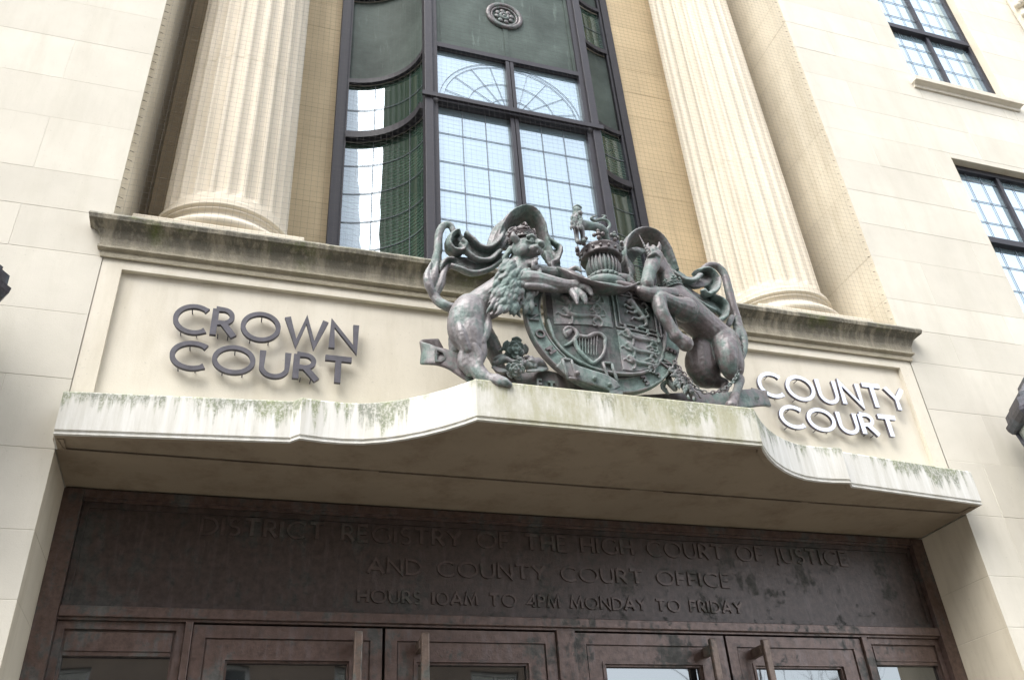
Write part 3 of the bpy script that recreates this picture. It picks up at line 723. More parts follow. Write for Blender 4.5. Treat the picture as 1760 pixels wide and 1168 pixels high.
# ------------------------------------------------------------------ wall lanterns
def lantern(x, label):
    e = empty('wall_lantern', (x, 0, 4.0), label, 'lantern', 'lanterns beside the entrance'); y = -.36
    def hexa(mb, prof, n=6, a0=0.):
        rg = [[(x+r_*math.cos(a0+2*math.pi*k/n), y+r_*math.sin(a0+2*math.pi*k/n), z) for k in range(n)] for r_, z in prof]; mb.rings(rg, smooth=False)
    m = MB(); hexa(m, [(.285,4.20),(.300,4.205),(.318,4.235),(.322,4.262),(.302,4.272),(.30,4.33),(.262,4.345),(.262,4.375),(.235,4.39),(.165,4.47),(.16,4.50),(.11,4.52),(.05,4.58),(.04,4.64),(.0,4.68)])
    keep(m.build('lantern_roof', LANTM), e)
    m = MB(); hexa(m, [(.262,4.198),(.165,3.66)]); keep(m.build('lantern_glass', LAMPG), e)
    m = MB()
    for k in range(6):
        a = 2*math.pi*k/6; m.tube([(x+.270*math.cos(a),y+.270*math.sin(a),4.20),(x+.172*math.cos(a),y+.172*math.sin(a),3.65)], .014, 6)
    hexa(m, [(.19,3.60),(.20,3.655),(.17,3.665)]); hexa(m, [(.04,3.50),(.12,3.56),(.15,3.60)])
    keep(m.build('lantern_frame', LANTM), e)
    m = MB(); g_ = 1 if x > 0 else -1; wx = x+g_*.55
    m.chain([(wx,-.01,4.50),(wx,-.14,4.55),(x+g_*.35,-.30,4.66),(x+g_*.02,-.36,4.68)],[.018,.016,.015,.014],8); m.ell((x,-.36,4.70),(.03,.03,.035)); m.box(wx-.06,wx+.06,-.02,-.001,4.25,4.75,bev=.006)
    m.chain([(wx,-.01,4.32),(wx,-.12,4.36),(x+g_*.40,-.22,4.58)],[.012]*3,8)
    keep(m.build('bracket', LANTM), e)
    return e
lantern(-3.19, 'dark metal wall lantern left of the entrance beside the CROWN COURT panel')
lantern(3.285, 'dark metal wall lantern right of the entrance beside the COUNTY COURT panel')
# ------------------------------------------------------------------ across the street (seen mirrored in the glass)
OB = empty('opposite_building', (-9,-16,0), 'brown stone building across the street mirrored in the two left doors', 'building')
m = MB(); x0, x1, y0, H = -30, 6.2, -16.0, 15.0; hl = []
for i in range(11):
    for j in range(4): hl.append((x0+2+i*3.2, x0+3.3+i*3.2, 1.0+j*3.5, 3.2+j*3.5))
for (a,b,c,d) in minus((x0,x1,-.1,H), hl): m.quad((a,y0,c),(b,y0,c),(b,y0,d),(a,y0,d))
m.box(x0,x1,y0-10,y0-.35,-.1,H); m.box(x0-.2,x1+.2,y0-.3,y0+.35,H,H+.4); m.quad((x1,y0,-.1),(x1,y0-.4,-.1),(x1,y0-.4,H),(x1,y0,H)); m.box(x0,x1,y0-.001,y0+.12,4.2,4.4)
keep(m.build('facade_wall', BROWNST), OB)
WP = mk_plain('white window paint', (.6,.6,.58), .5); GO = mk_glass('opposite glass', .25, (.04,.045,.05))
for (a,b,c,d) in hl:
    m = MB(); ring(m, a, b, c, d, .07, y0-.18, y0-.14); m.box(a+.07,b-.07,y0-.17,y0-.145,(c+d)/2-.03,(c+d)/2+.03); m.box((a+b)/2-.02,(a+b)/2+.02,y0-.169,y0-.146,c+.07,(c+d)/2-.0301); m.box((a+b)/2-.02,(a+b)/2+.02,y0-.169,y0-.146,(c+d)/2+.0301,d-.07)
    f = keep(m.build('window', WP), OB)
    m = MB(); m.quad((a,y0-.2,c),(b,y0-.2,c),(b,y0-.2,d),(a,y0-.2,d)); m.build('pane', GO, f)
TR = empty('bare_tree', (12.6,-13.2,-.1), 'leafless street tree mirrored in the rightmost door', 'tree')
BARK = mk_plain('dark bark', (.07,.055,.045), .9)
trunk = MB(); crown = MB(); rt_ = random.Random(4)
def branch(p, d, L, r_, lv):
    n = 4; P = [p]; rr = [r_]; q = p.copy(); dd = d.copy()
    for k in range(n):
        dd = (dd+Vector((rt_.uniform(-.22,.22),rt_.uniform(-.22,.22),rt_.uniform(-.05,.16)))).normalized(); q = q+dd*L/n; P.append(q.copy()); rr.append(r_*(1-.45*(k+1)/n))
    (trunk if lv < 2 else crown).tube(P, rr, 6 if lv < 3 else 3)
    if lv < 6:
        for k in range(3 if lv < 5 else 2):
            i = rt_.randint(2, n); a = rt_.uniform(0, 6.28); s_ = rt_.uniform(.5,.95)
            nd = (dd+Vector((math.cos(a),math.sin(a),rt_.uniform(-.1,.5)))*s_).normalized(); branch(P[i], nd, L*rt_.uniform(.62,.8), rr[i]*.68, lv+1)
branch(Vector((12.6,-13.2,-.1)), Vector((0,0,1)), 3.6, .24, 0)
keep(trunk.build('trunk', BARK), TR); keep(crown.build('crown', BARK), TR)
# ================================================================== royal arms in bronze on the canopy
ARMS = empty('coat_of_arms', (0,-.5,ZC1+.006), 'green stained bronze royal arms with crowned lion and chained unicorn standing on the canopy', 'coat of arms')
def c3(pts): return [at(u,v,Y) for u,v,Y,*_ in pts]
def ch(mb, pts, n=14, sub=6): mb.chain(c3(pts), [p[3]*PX for p in pts], n, sub)
def rb(mb, pts, wv, hw, th, **k): mb.ribbon(c3(pts), wv, [q*PX for q in hw] if isinstance(hw, list) else hw*PX, th*PX, **k)
def el(mb, u, v, Y, rx, ry, rz, rot=None): mb.ell(at(u,v,Y), (rx*PX, ry*PX, rz*PX), rot, 16, 10)
def frame(F, upv=Vector((0,0,1))):
    F = Vector(F).normalized(); S = F.cross(upv).normalized(); U = S.cross(F); return Matrix((F, S, U)).transposed()
rl = random.Random(11)
# ---------------- lion
m = MB()
ch(m, [(806,546,-.44,33),(830,520,-.45,27),(856,506,-.47,30),(882,494,-.49,38),(893,468,-.50,30),(899,447,-.50,24)], 22)
m.ell(at(804,553,-.535), (34*PX,30*PX,56*PX), Matrix.Rotation(R(10),3,'Y'), 28, 18)                 # thigh
ch(m, [(803,535,-.50,26),(804,560,-.53,30),(808,580,-.55,27.5),(811,598,-.56,21),(812,615,-.56,16),(818,632,-.57,13.5),(830,647,-.59,12.5),(841,655,-.60,12)])
ch(m, [(800,612,-.545,13),(799,625,-.545,11),(808,638,-.55,9)])                                      # hock
ch(m, [(826,588,-.58,10),(828,606,-.585,9),(823,622,-.58,8)])
for k in range(4): ch(m, [(838+5*k,651,-.60-.008*k,9),(850+6*k,654+k,-.63-.004*k,8),(858+6*k,658+k,-.645,5)], 8, 3)
ch(m, [(800,560,-.40,26),(788,585,-.39,18),(783,602,-.38,12)])
ch(m, [(826,572,-.40,22),(845,597,-.39,17),(853,618,-.39,12),(860,634,-.41,10),(874,640,-.46,9),(886,640,-.50,7)])
el(m, 886, 496, -.54, 30, 22, 34)
ch(m, [(893,487,-.575,23),(912,484,-.60,20),(935,486,-.61,16.5),(958,490,-.62,14),(976,492,-.62,12),(990,493,-.62,14)], 12)
ch(m, [(905,492,-.63,6),(930,493,-.635,6),(955,497,-.63,4)], 8)
for a in ([(992,487,-.62,8),(1008,483,-.645,7),(1019,489,-.66,3)],[(992,494,-.63,8),(1010,496,-.655,7),(1017,506,-.665,3)],[(988,500,-.63,8),(1002,509,-.655,7),(1007,521,-.665,3)],[(983,501,-.63,7),(990,512,-.65,6),(992,522,-.66,2.5)]): ch(m, a, 8, 4)
ch(m, [(900,468,-.48,20),(930,470,-.52,15),(955,470,-.55,12),(975,470,-.56,10)])
for a in ([(975,468,-.56,6),(990,460,-.58,5),(998,466,-.59,3)],[(975,472,-.57,6),(992,472,-.59,5),(1000,478,-.60,3)],[(968,473,-.57,6),(978,480,-.59,5),(982,486,-.6,3)]): ch(m, a, 8, 4)
for a in ([(836,548,-.53,5),(852,538,-.555,7),(866,522,-.56,6)],[(818,518,-.545,4),(834,540,-.57,5),(837,562,-.57,4)]): ch(m, a, 8)
for a in ([(835,538,-.56,6),(838,562,-.585,8),(829,588,-.60,6)],[(786,545,-.57,5),(793,572,-.605,8),(804,600,-.60,6)],[(814,592,-.605,6),(822,608,-.605,7),(826,630,-.605,5)]): ch(m, a, 8)
body = m; m = MB()
# mane: flowing locks
def lock(u, v, Y, du, dv, r_, L):
    k = rl.uniform(-1, 1)*.45; dy = rl.uniform(-.012,.004)
    ch(m, [(u,v,Y,r_*.8),(u+du*L*.35+k*dv*L*.3,v+dv*L*.35-k*du*L*.3,Y-.018,r_),(u+du*L*.7+k*dv*L*.2,v+dv*L*.7-k*du*L*.2,Y-.018+dy,r_*.75),(u+du*L-k*dv*L*.25,v+dv*L+k*du*L*.25,Y-.012+dy,r_*.2)], 7, 3)
for i in range(120):
    t = rl.random(); s_ = rl.uniform(-1, 1)
    u = 893-26*t+s_*20; v = 452+74*t+s_*9*(1-t)
    lock(u, v, -.590-.03*math.cos(s_*1.4), -.55+.35*s_, .83, rl.uniform(3.6,6.2), rl.uniform(15,24))
for i in range(34):                                                       # beard and chest curls under the chin
    t = rl.random(); lock(912+rl.uniform(-14,16)-14*t, 462+t*62, -.60+.03*t, rl.uniform(-.3,.3), 1, rl.uniform(4,6.2), rl.uniform(15,24))
for i in range(14): a = i/14*3.6-2.2; lock(893+27*math.cos(a+2.8)*.8, 436-26*math.sin(a+2.8)*.9+6, -.53, math.cos(a+2.8)*.5, .8, 5.5, 17)
mane = m; m = body
# head
HC = at(901,431,-.565); HM = frame((.60,-.79,-.12)); hp = lambda f,s,z: HC+HM@Vector((f,s,z))
def he(f,s,z,a,b,c): m.ell(hp(f,s,z), (a,b,c), HM, 16, 10)
he(0,0,.006,.078,.070,.078); he(.058,0,-.022,.052,.038,.030)
m.chain([hp(.035,0,.050),hp(.075,0,.028),hp(.112,0,.006)], [.026,.022,.021], 10)
m.chain([hp(.112,-.018,.0),hp(.118,0,.004),hp(.112,.018,.0)], [.011,.013,.011], 8)
for s in (-1, 1):
    he(.082,s*.020,-.026,.030,.023,.021); he(.022,s*.048,-.028,.036,.026,.038)
    m.chain([hp(.058,s*.054,.040),hp(.076,s*.034,.050),hp(.086,s*.014,.038)], [.010,.013,.010], 8)
    m.ell(hp(.072,s*.034,.026), .0115); m.chain([hp(.052,s*.055,.016),hp(.072,s*.037,.010),hp(.078,s*.022,.018)], [.005,.006,.005], 6)
    m.chain([hp(-.005,s*.066,.030),hp(-.012,s*.088,.048),hp(-.014,s*.088,.070)], [.022,.020,.010], 8)
    m.chain([hp(.100,s*.016,-.048),hp(.102,s*.016,-.064)], [.006,.002], 6)
m.chain([hp(.01,0,-.080),hp(.045,0,-.104),hp(.078,0,-.106)], [.032,.024,.016], 10)
m.chain([hp(.04,0,-.082),hp(.072,0,-.082),hp(.095,0,-.088)], [.009,.009,.006], 8)
for s in (-1, 0, 1): m.chain([hp(.070,s*.014,-.115),hp(.074,s*.016,-.138),hp(.064,s*.014,-.160)], [.011,.010,.003], 7)
# tail
ch(m, [(784,532,-.46,10),(768,526,-.47,9),(753,517,-.45,8.5),(743,500,-.44,9),(740,478,-.43,9),(747,455,-.43,8.5),(753,430,-.43,8),(754,405,-.43,7.5),(761,389,-.43,7),(773,387,-.43,6.5),(780,399,-.43,6)], 10)
for a in ([(746,508,-.45,7),(737,490,-.46,8),(734,472,-.46,6),(741,452,-.45,2)],[(750,505,-.45,6),(757,488,-.46,8),(762,470,-.46,6),(770,455,-.45,2)],[(744,490,-.46,5),(747,470,-.47,7),(752,450,-.46,2)]): ch(m, a, 8)
LION = keep(m.build('lion', LIONB, None, voxel=.0034, smooth=3, disp=.0035), ARMS)
def crown(mb, c, r_, h, ax=(0,0,1), n=8, arches=True):
    ax = Vector(ax).normalized(); q = Vector((0,0,1)).rotation_difference(ax).to_matrix(); P = lambda a, rr, z: c+q@Vector((rr*math.cos(a), rr*math.sin(a), z))
    S = 32
    mb.rings([[P(2*math.pi*k/S, rr, z) for k in range(S)] for rr, z in ((r_*.92,0),(r_*1.0,-.004),(r_*1.04,.0),(r_*1.0,h*.06),(r_*1.0,h*.24),(r_*1.06,h*.27),(r_*1.0,h*.32),(r_*.93,h*.30))])
    for k in range(24): mb.ell(P(2*math.pi*k/24, r_*1.02, h*.15), r_*.065, seg=6, ring=4)
    for k in range(n):
        a = 2*math.pi*k/n; rr = r_*1.03
        if k % 2 == 0:
            mb.ell(P(a, rr, h*.46), r_*.10, seg=8, ring=6); mb.ell(P(a, rr, h*.66), r_*.12, seg=8, ring=6)
            for d in (-.17,.17): mb.ell(P(a+d, rr, h*.5), r_*.11, seg=8, ring=6)
            if arches: mb.chain([P(a, rr, h*.6), P(a, r_*.98, h*.82), P(a, r_*.6, h*1.02), P(a, r_*.05, h*.88)], [r_*.07]*4, 6)
            if arches:
                for t in (.9,.75,.55,.35): mb.ell(P(a, r_*t, h*(.86+.30*(1-t) if t > .5 else 1.02)), r_*.085, seg=6, ring=4)
        else:
            mb.chain([P(a, rr, h*.3), P(a, rr*1.02, h*.62)], [r_*.08,r_*.05], 6)
            for d in (-1,1): mb.chain([P(a, rr, h*.40), P(a+d*.16, rr, h*.55), P(a+d*.2, rr*1.02, h*.46)], [r_*.06,r_*.06,r_*.03], 6)
    if arches:
        mb.ell(P(0,0,h*.62), (r_*.86,r_*.86,h*.33)); mb.ell(P(0,0,h*1.02), r_*.14, seg=10, ring=8); mb.chain([P(0,0,h*1.05), P(0,0,h*1.30)], [r_*.05,r_*.05], 6)
        for d in (-1,1): mb.chain([P(0,0,h*1.2), P(0,d*r_*.13,h*1.2)], [r_*.05,r_*.06], 6)
mane.build('mane', BRONZE, LION, voxel=.0030, smooth=1, disp=.002)
m = MB(); crown(m, HC+HM@Vector((-.010,0,.058)), .075, .098, (-.05,-.02,1)); h = m.build('crown', BRONZE2); h.parent = LION
# ---------------- unicorn
m = MB()
ch(m, [(1246,596,-.45,31),(1222,572,-.47,30),(1195,548,-.49,30),(1172,528,-.51,31),(1158,507,-.52,24),(1146,483,-.52,19),(1137,462,-.52,16),(1129,445,-.53,14)], 22)
m.ell(at(1249,603,-.50), (27*PX,24*PX,58*PX), Matrix.Rotation(R(-10),3,'Y'), 28, 18)
ch(m, [(1246,580,-.48,22),(1248,600,-.51,24),(1251,618,-.53,20),(1254,636,-.52,15),(1263,648,-.50,11),(1271,652,-.49,9.5),(1269,664,-.51,8),(1264,678,-.54,7.5),(1261,687,-.56,9.5),(1259,692,-.57,8)])
ch(m, [(1259,692,-.57,9),(1257,698,-.59,12)], 10)
m.ell(at(1208,628,-.40), (34*PX,26*PX,45*PX), None, 28, 18)
ch(m, [(1205,600,-.42,26),(1210,640,-.40,28),(1232,655,-.40,14),(1246,660,-.41,9),(1243,675,-.43,8),(1236,690,-.45,10)])
ch(m, [(1178,533,-.56,24),(1157,524,-.60,17),(1136,514,-.62,14.5),(1133,522,-.63,14),(1139,540,-.64,12.5),(1149,557,-.64,11),(1157,569,-.64,10.5),(1163,578,-.64,12),(1169,583,-.64,11)])
ch(m, [(1168,582,-.64,11.5),(1179,591,-.64,14)], 10)
ch(m, [(1164,510,-.54,17),(1140,506,-.58,14),(1122,507,-.61,14),(1110,505,-.62,13),(1100,500,-.62,10)])
ch(m, [(1127,442,-.545,16),(1121,455,-.575,15),(1116,468,-.60,12.5),(1113,481,-.62,12),(1112,488,-.63,12.5)], 12)
el(m, 1132, 456, -.555, 13, 11, 18); el(m, 1112, 490, -.64, 7, 6, 6); el(m, 1121, 494, -.62, 5, 5, 5)
m.ell(at(1125,443,-.610), .0115); ch(m, [(1115,441,-.605,3.5),(1124,436,-.622,5),(1133,441,-.605,3.5)], 8, 3)
ch(m, [(1129,434,-.56,5),(1133,425,-.57,5),(1133,416,-.57,1.5)], 8, 3); ch(m, [(1117,434,-.55,4.5),(1113,425,-.55,4.5),(1114,418,-.55,1.5)], 8, 3)
for k, (u, v) in enumerate(((1117,428),(1122,424),(1127,430),(1119,434),(1124,436),(1133,436),(1140,445),(1146,455),(1152,465),(1157,474),(1162,483),(1166,492))):
    ch(m, [(u,v,-.56 if k < 5 else -.50,4.5),(u+3,v+4,-.575 if k < 5 else -.52,5),(u+4,v+11,-.58 if k < 5 else -.51,3)], 8, 3)
for k in range(5): ch(m, [(1120+k*2,494,-.61,3.5),(1122+k*2,502,-.61,3),(1120+k*3,508,-.60,1)], 7, 3)          # beard
ch(m, [(1165,518,-.60,6),(1178,522,-.60,8),(1192,536,-.595,6)], 8)

ch(m, [(1258,588,-.43,10),(1269,572,-.40,10),(1266,550,-.38,10),(1259,525,-.38,9),(1252,497,-.38,8.5),(1245,472,-.38,8),(1233,458,-.38,7.5),(1219,456,-.38,7),(1209,463,-.38,7),(1203,474,-.39,8),(1197,484,-.39,5)])
for a in ([(1268,560,-.40,7),(1277,575,-.42,8),(1279,600,-.43,7),(1275,622,-.44,3)],[(1258,545,-.40,6),(1252,558,-.41,6),(1246,562,-.41,3)]): ch(m, a, 8)
UNI = keep(m.build('unicorn', BRONZE2, None, voxel=.0036, smooth=6, disp=.003), ARMS)
m = MB(); a, b = at(1116,438,-.60), at(1098,403,-.60)
P = [a.lerp(b, k/40) for k in range(41)]; m.tube(P, [(.0125*(1-k/44))*(1+.16*math.sin(k*1.25)) for k in range(41)], 10)
h = m.build('horn', BRONZE2); h.parent = UNI
m = MB(); cc = at(1153,499,-.525); ax = (at(1143,477,-.52)-at(1160,512,-.515)).normalized(); crown(m, cc, .073, .075, ax, 8, False)
h = m.build('collar', BRONZE); h.parent = UNI
m = MB(); path = [(1166,505,-.60),(1182,520,-.60),(1205,538,-.57),(1222,550,-.55),(1237,557,-.53),(1253,566,-.52),(1268,582,-.50),(1276,602,-.50),(1274,626,-.52),(1262,652,-.58),(1246,667,-.60),(1220,675,-.60),(1200,668,-.60),(1184,652,-.60),(1171,636,-.59),(1160,622,-.57)]
P, _ = spline([at(*p) for p in path], [1]*len(path), 14); acc = 0; last = P[0]; k = 0
for i in range(1, len(P)):
    acc += (P[i]-P[i-1]).length
    if acc > .0215:
        acc = 0; t = (P[i]-last).normalized(); last = P[i]; k += 1
        n_ = t.cross(Vector((0,-1,.3))).normalized(); b_ = t.cross(n_)
        A_ = (n_+b_*(.9 if k % 2 else -.9)).normalized(); L = []
        for q in range(11):
            a = 2*math.pi*q/10; L.append(P[i]+t*.0155*math.cos(a)+A_*.0088*math.sin(a))
        m.tube(L, .0036, 6)
keep(m.build('chain', BRONZE2), ARMS)
# ---------------- mantling
m = MB(); DY = Vector((.0,1,-.1)); FV = Vector((.15,.45,.95))
rb(m, [(846,440,-.40),(853,415,-.41),(862,395,-.42),(876,379,-.43),(896,371,-.43),(914,377,-.43),(928,396,-.43),(935,420,-.43),(944,440,-.44),(958,458,-.47)], [DY,DY,DY,DY,DY,DY,DY,DY,DY,DY], [18,24,28,30,30,30,28,24,18,14], 6.5)
rb(m, [(852,428,-.31),(868,402,-.31),(895,388,-.31),(920,400,-.31),(932,428,-.33)], Vector((.25,.1,1)), [22,28,32,28,20], 5)
# left streamer: broad folded cloth with a rolled end
rb(m, [(866,408,-.43),(852,424,-.42),(836,436,-.41),(818,434,-.41),(802,420,-.42),(789,408,-.43)], FV, [17,21,23,24,23,17], 6)
rb(m, [(792,402,-.45),(781,402,-.44),(772,411,-.44),(772,424,-.44),(782,432,-.45),(795,430,-.47),(799,420,-.49),(793,412,-.50)], Vector((.0,.95,.35)), [22,23,23,23,22,20,15,8], 5)
rb(m, [(864,398,-.45),(856,414,-.46),(842,425,-.46),(826,424,-.46),(812,412,-.46),(800,400,-.46)], Vector((0,.9,.5)), [10,13,14,14,13,8], 5)
rb(m, [(858,432,-.46),(842,446,-.47),(820,446,-.48),(803,434,-.48),(790,420,-.48)], Vector((0,.9,.5)), [10,13,14,13,8], 5)
rb(m, [(866,440,-.41),(846,452,-.41),(822,458,-.42),(798,454,-.43),(780,452,-.43),(766,462,-.43)], FV, [14,18,20,20,16,7], 6)
rb(m, [(860,450,-.45),(838,464,-.46),(812,470,-.46),(790,462,-.46),(774,456,-.46)], Vector((0,.9,.4)), [9,13,14,12,6], 5)
rb(m, [(782,446,-.45),(768,446,-.44),(758,456,-.44),(756,468,-.44),(762,476,-.44)], Vector((0,.9,.4)), [12,14,14,11,5], 4)
# between lion and helmet
rb(m, [(936,408,-.44),(952,418,-.46),(962,430,-.47),(957,446,-.48),(948,458,-.49),(958,470,-.51),(978,476,-.53)], Vector((.2,.8,.5)), [12,15,16,16,15,16,12], 5)
rb(m, [(940,436,-.46),(950,456,-.47),(966,468,-.48),(986,472,-.49)], FV, [14,17,18,14], 6)
# right hood and streamers
rb(m, [(1084,487,-.48),(1074,468,-.46),(1068,447,-.44),(1070,427,-.43),(1084,412,-.43),(1104,407,-.43),(1126,416,-.43),(1141,433,-.43),(1151,452,-.43),(1160,470,-.43)], [DY,DY,DY,DY,DY,DY,DY,DY,DY,DY], [14,20,25,28,29,29,28,26,22,16], 6)
rb(m, [(1072,455,-.33),(1080,432,-.32),(1103,420,-.31),(1128,434,-.32),(1142,458,-.34)], Vector((.1,.1,1)), [16,22,24,24,20], 5)
rb(m, [(1072,440,-.44),(1084,458,-.46),(1086,474,-.48),(1076,488,-.52)], Vector((.6,.6,.5)), [10,13,13,10], 5)
rb(m, [(1150,458,-.42),(1166,472,-.42),(1184,484,-.42),(1202,484,-.42),(1216,478,-.42)], FV, [14,19,21,21,15], 6)
rb(m, [(1196,468,-.44),(1210,464,-.44),(1222,472,-.44),(1229,487,-.44),(1226,501,-.46),(1214,506,-.48),(1208,497,-.5)], Vector((0,.95,.35)), [16,19,20,20,18,14,7], 5)
rb(m, [(1154,466,-.46),(1172,480,-.47),(1190,482,-.47),(1204,472,-.47)], Vector((0,.9,.5)), [8,12,12,8], 5)
rb(m, [(1162,484,-.42),(1184,502,-.42),(1206,516,-.42),(1226,526,-.42),(1240,540,-.42)], FV, [12,18,21,20,12], 6)
rb(m, [(1222,510,-.44),(1236,516,-.44),(1245,530,-.44),(1243,546,-.45),(1232,552,-.47)], Vector((0,.95,.35)), [14,17,17,14,7], 5)
rb(m, [(1168,492,-.46),(1190,512,-.47),(1210,526,-.47),(1228,534,-.46)], Vector((0,.9,.5)), [8,12,12,8], 5)
for a in ((822,431,-.405,34,8,15),(789,418,-.42,16,9,19),(800,450,-.40,26,7,9),(1184,487,-.405,30,8,13),(1221,492,-.415,14,9,20),(1212,518,-.40,24,7,10),(952,445,-.44,12,9,22),(1078,468,-.44,9,9,20)): el(m, *a)
MAN = keep(m.build('mantling', BRONZE, None, voxel=.0040, smooth=2, disp=.005), ARMS)
# ---------------- shield
SX, SH, ST, SBZ = .020, .338, 4.585, 4.33
def sy(x): q = (x-SX)/SH; return -.548-.045*(1-min(1,q*q))
def szb(x): q = min(1, abs(x-SX)/SH); return SBZ-.315*math.sqrt(max(0,1-q**2.2))
m = MB(); N = 36; rg = []
for k in range(N+1):
    x = SX-SH+2*SH*k/N; zb = szb(x); col = [(x, sy(x), zb+(ST-zb)*j/14) for j in range(15)]; rg.append(col)
m.rings(rg, closed=False, caps=False)
m.rings([[(x, y, z) for (x,y,z) in (r_[0], r_[-1])]+[(r_[-1][0],-.50,r_[-1][2]),(r_[0][0],-.50,r_[0][2])] for r_ in rg], closed=True, caps=True, smooth=False)
m.tube([(r_[0][0], r_[0][1]-.002, r_[0][2]) for r_ in rg], .009, 6); m.tube([(r_[-1][0], r_[-1][1]-.004, r_[-1][2]) for r_ in rg], .012, 8)
m.tube([(r_[-1][0], r_[-1][1]-.003, r_[-1][2]-.028) for r_ in rg], .005, 6)
SHD = keep(m.build('shield', SHIELDB), ARMS)
def plate(mb, x0, x1, z0, z1, t, z0f=None):
    n = 10; F, B = [], []
    rg = []
    for k in range(n+1):
        x = x0+(x1-x0)*k/n; zl = max(z0, szb(x)+.012) if z0f else z0
        rg.append([(x,sy(x)-t,zl),(x,sy(x)-t,z1),(x,sy(x)+.004,z1),(x,sy(x)+.004,zl)])
    mb.rings(rg, smooth=False)
def rel(mb, pts, ox, oz, sx, sz, r_, d=.004, fl=1):
    P = [(ox+fl*p[0]*sx, sy(ox+fl*p[0]*sx)-d, oz+p[1]*sz) for p in pts]; rr = [r_*(p[2] if len(p) > 2 else 1) for p in pts]; mb.chain(P, rr, 8, 3)
def passant(mb, x, z, s, r_=.0115, d=.009):
    """small walking lion, head to the left"""
    R_ = lambda pts, k=1.0: rel(mb, pts, x, z, s, s*.62, r_*k, d)
    R_([(-.30,.08,1.3),(-.1,.02,1.1),(.15,.06,.9),(.36,.05,1.2)]); R_([(-.34,.12,1.5),(-.40,.34,1.3),(-.46,.32,.8)], .95)
    R_([(-.40,.22,1.3),(-.44,.45,.5)], .7); R_([(-.26,.0,1),(-.28,-.3,.6),(-.36,-.38,.5)], .8); R_([(-.36,.0,1),(-.5,.05,.6),(-.60,.18,.5),(-.64,.12,.5)], .8)
    R_([(.34,.0,1.1),(.26,-.2,.7),(.34,-.36,.5),(.25,-.40,.4)], .85); R_([(.42,.0,1.1),(.50,-.18,.7),(.46,-.38,.5),(.38,-.42,.4)], .85)
    R_([(.45,.10,.7),(.60,.15,.5),(.56,.42,.5),(.34,.46,.5),(.22,.36,.6)], .8)
m = MB(); plate(m, -.290, .030, 4.300, 4.555, .006)
for z in (4.515, 4.430, 4.348): passant(m, -.135, z, .215)
m.build('lions_quarter', SHIELDB, SHD, voxel=.0026, smooth=3)
m = MB()
x0, x1, z0, z1 = .052, .338, 4.305, 4.555
for o_, t_ in ((.0,.006),(.026,.005)):
    for a, b in (((x0+o_,z0+o_),(x1-o_,z0+o_)),((x1-o_,z0+o_),(x1-o_,z1-o_)),((x1-o_,z1-o_),(x0+o_,z1-o_)),((x0+o_,z1-o_),(x0+o_,z0+o_))):
        P = [(a[0]+(b[0]-a[0])*k/8, a[1]+(b[1]-a[1])*k/8) for k in range(9)]; m.tube([(x,sy(x)-.005,z) for x,z in P], t_, 6)
for k in range(4):
    for (x,z) in ((x0+.013+.07*k+.04,z0+.013),(x0+.013+.07*k+.04,z1-.013)): m.ell((x,sy(x)-.006,z), (.012,.006,.008), seg=8, ring=6)
Rm = lambda pts, k=1.0: rel(m, pts, .205, 4.43, .19, .19, .014*k, .007)
Rm([(-.12,.18,1.3),(-.02,.05,1.2),(.10,-.08,1),(.16,-.18,1.2)]); Rm([(-.14,.22,1.4),(-.22,.34,1.3),(-.32,.30,.8)]); Rm([(-.2,.38,1),(-.16,.48,.4)], .7)
Rm([(-.1,.16,1),(-.28,.10,.7),(-.42,.2,.5),(-.46,.14,.5)], .85); Rm([(-.04,.06,1),(-.2,-.06,.7),(-.36,-.02,.5),(-.42,-.1,.5)], .85)
Rm([(.12,-.16,1.2),(-.04,-.24,.8),(-.2,-.22,.5),(-.28,-.32,.5)], .85); Rm([(.18,-.2,1.2),(.20,-.36,.8),(.06,-.46,.5),(-.04,-.48,.5)], .85)
Rm([(.2,-.12,.7),(.34,-.02,.6),(.26,.14,.6),(.36,.28,.7),(.24,.42,.6),(.16,.34,.5)], .8)
m.build('rampant_lion_quarter', SHIELDB, SHD, voxel=.0026, smooth=3)
m = MB(); Rh = lambda pts, k=1.0: rel(m, pts, -.14, 4.185, .26, .26, .0115*k, .006)
Rh([(-.36,.14,.8),(-.40,.26,.9),(-.30,.36,1),(-.18,.30,1),(-.14,.18,1.2),(-.22,.06,1),(-.30,-.02,.8),(-.40,-.08,.6)]); Rh([(-.10,.16,1),(.06,.14,1),(.20,.22,1.1),(.34,.24,1),(.44,.14,.9),(.42,.02,.7)])
Rh([(.42,.06,.9),(.40,-.12,.8),(.30,-.32,.8),(.12,-.48,.9)]); Rh([(-.2,.04,1.2),(-.16,-.16,1),(-.02,-.36,1),(.10,-.48,1)])
for k in range(7): t = k/7; Rh([(-.10+.44*t,.14+.06*t,.35),(-.12+.38*t,-.20-.20*t+.12*t*t,.35)], .8)
Rh([(-.34,.20,1.3),(-.28,.26,1)], 1.2)
m.build('harp_quarter', SHIELDB, SHD, voxel=.0026, smooth=3)
m = MB(); plate(m, .052, .328, 4.04, 4.290, .005, True)
for z, s_, dx in ((4.245,.20,.0),(4.165,.185,-.01),(4.09,.155,-.025)): passant(m, .192+dx, z, s_)
m.build('lower_lions_quarter', SHIELDB, SHD, voxel=.0026, smooth=3)
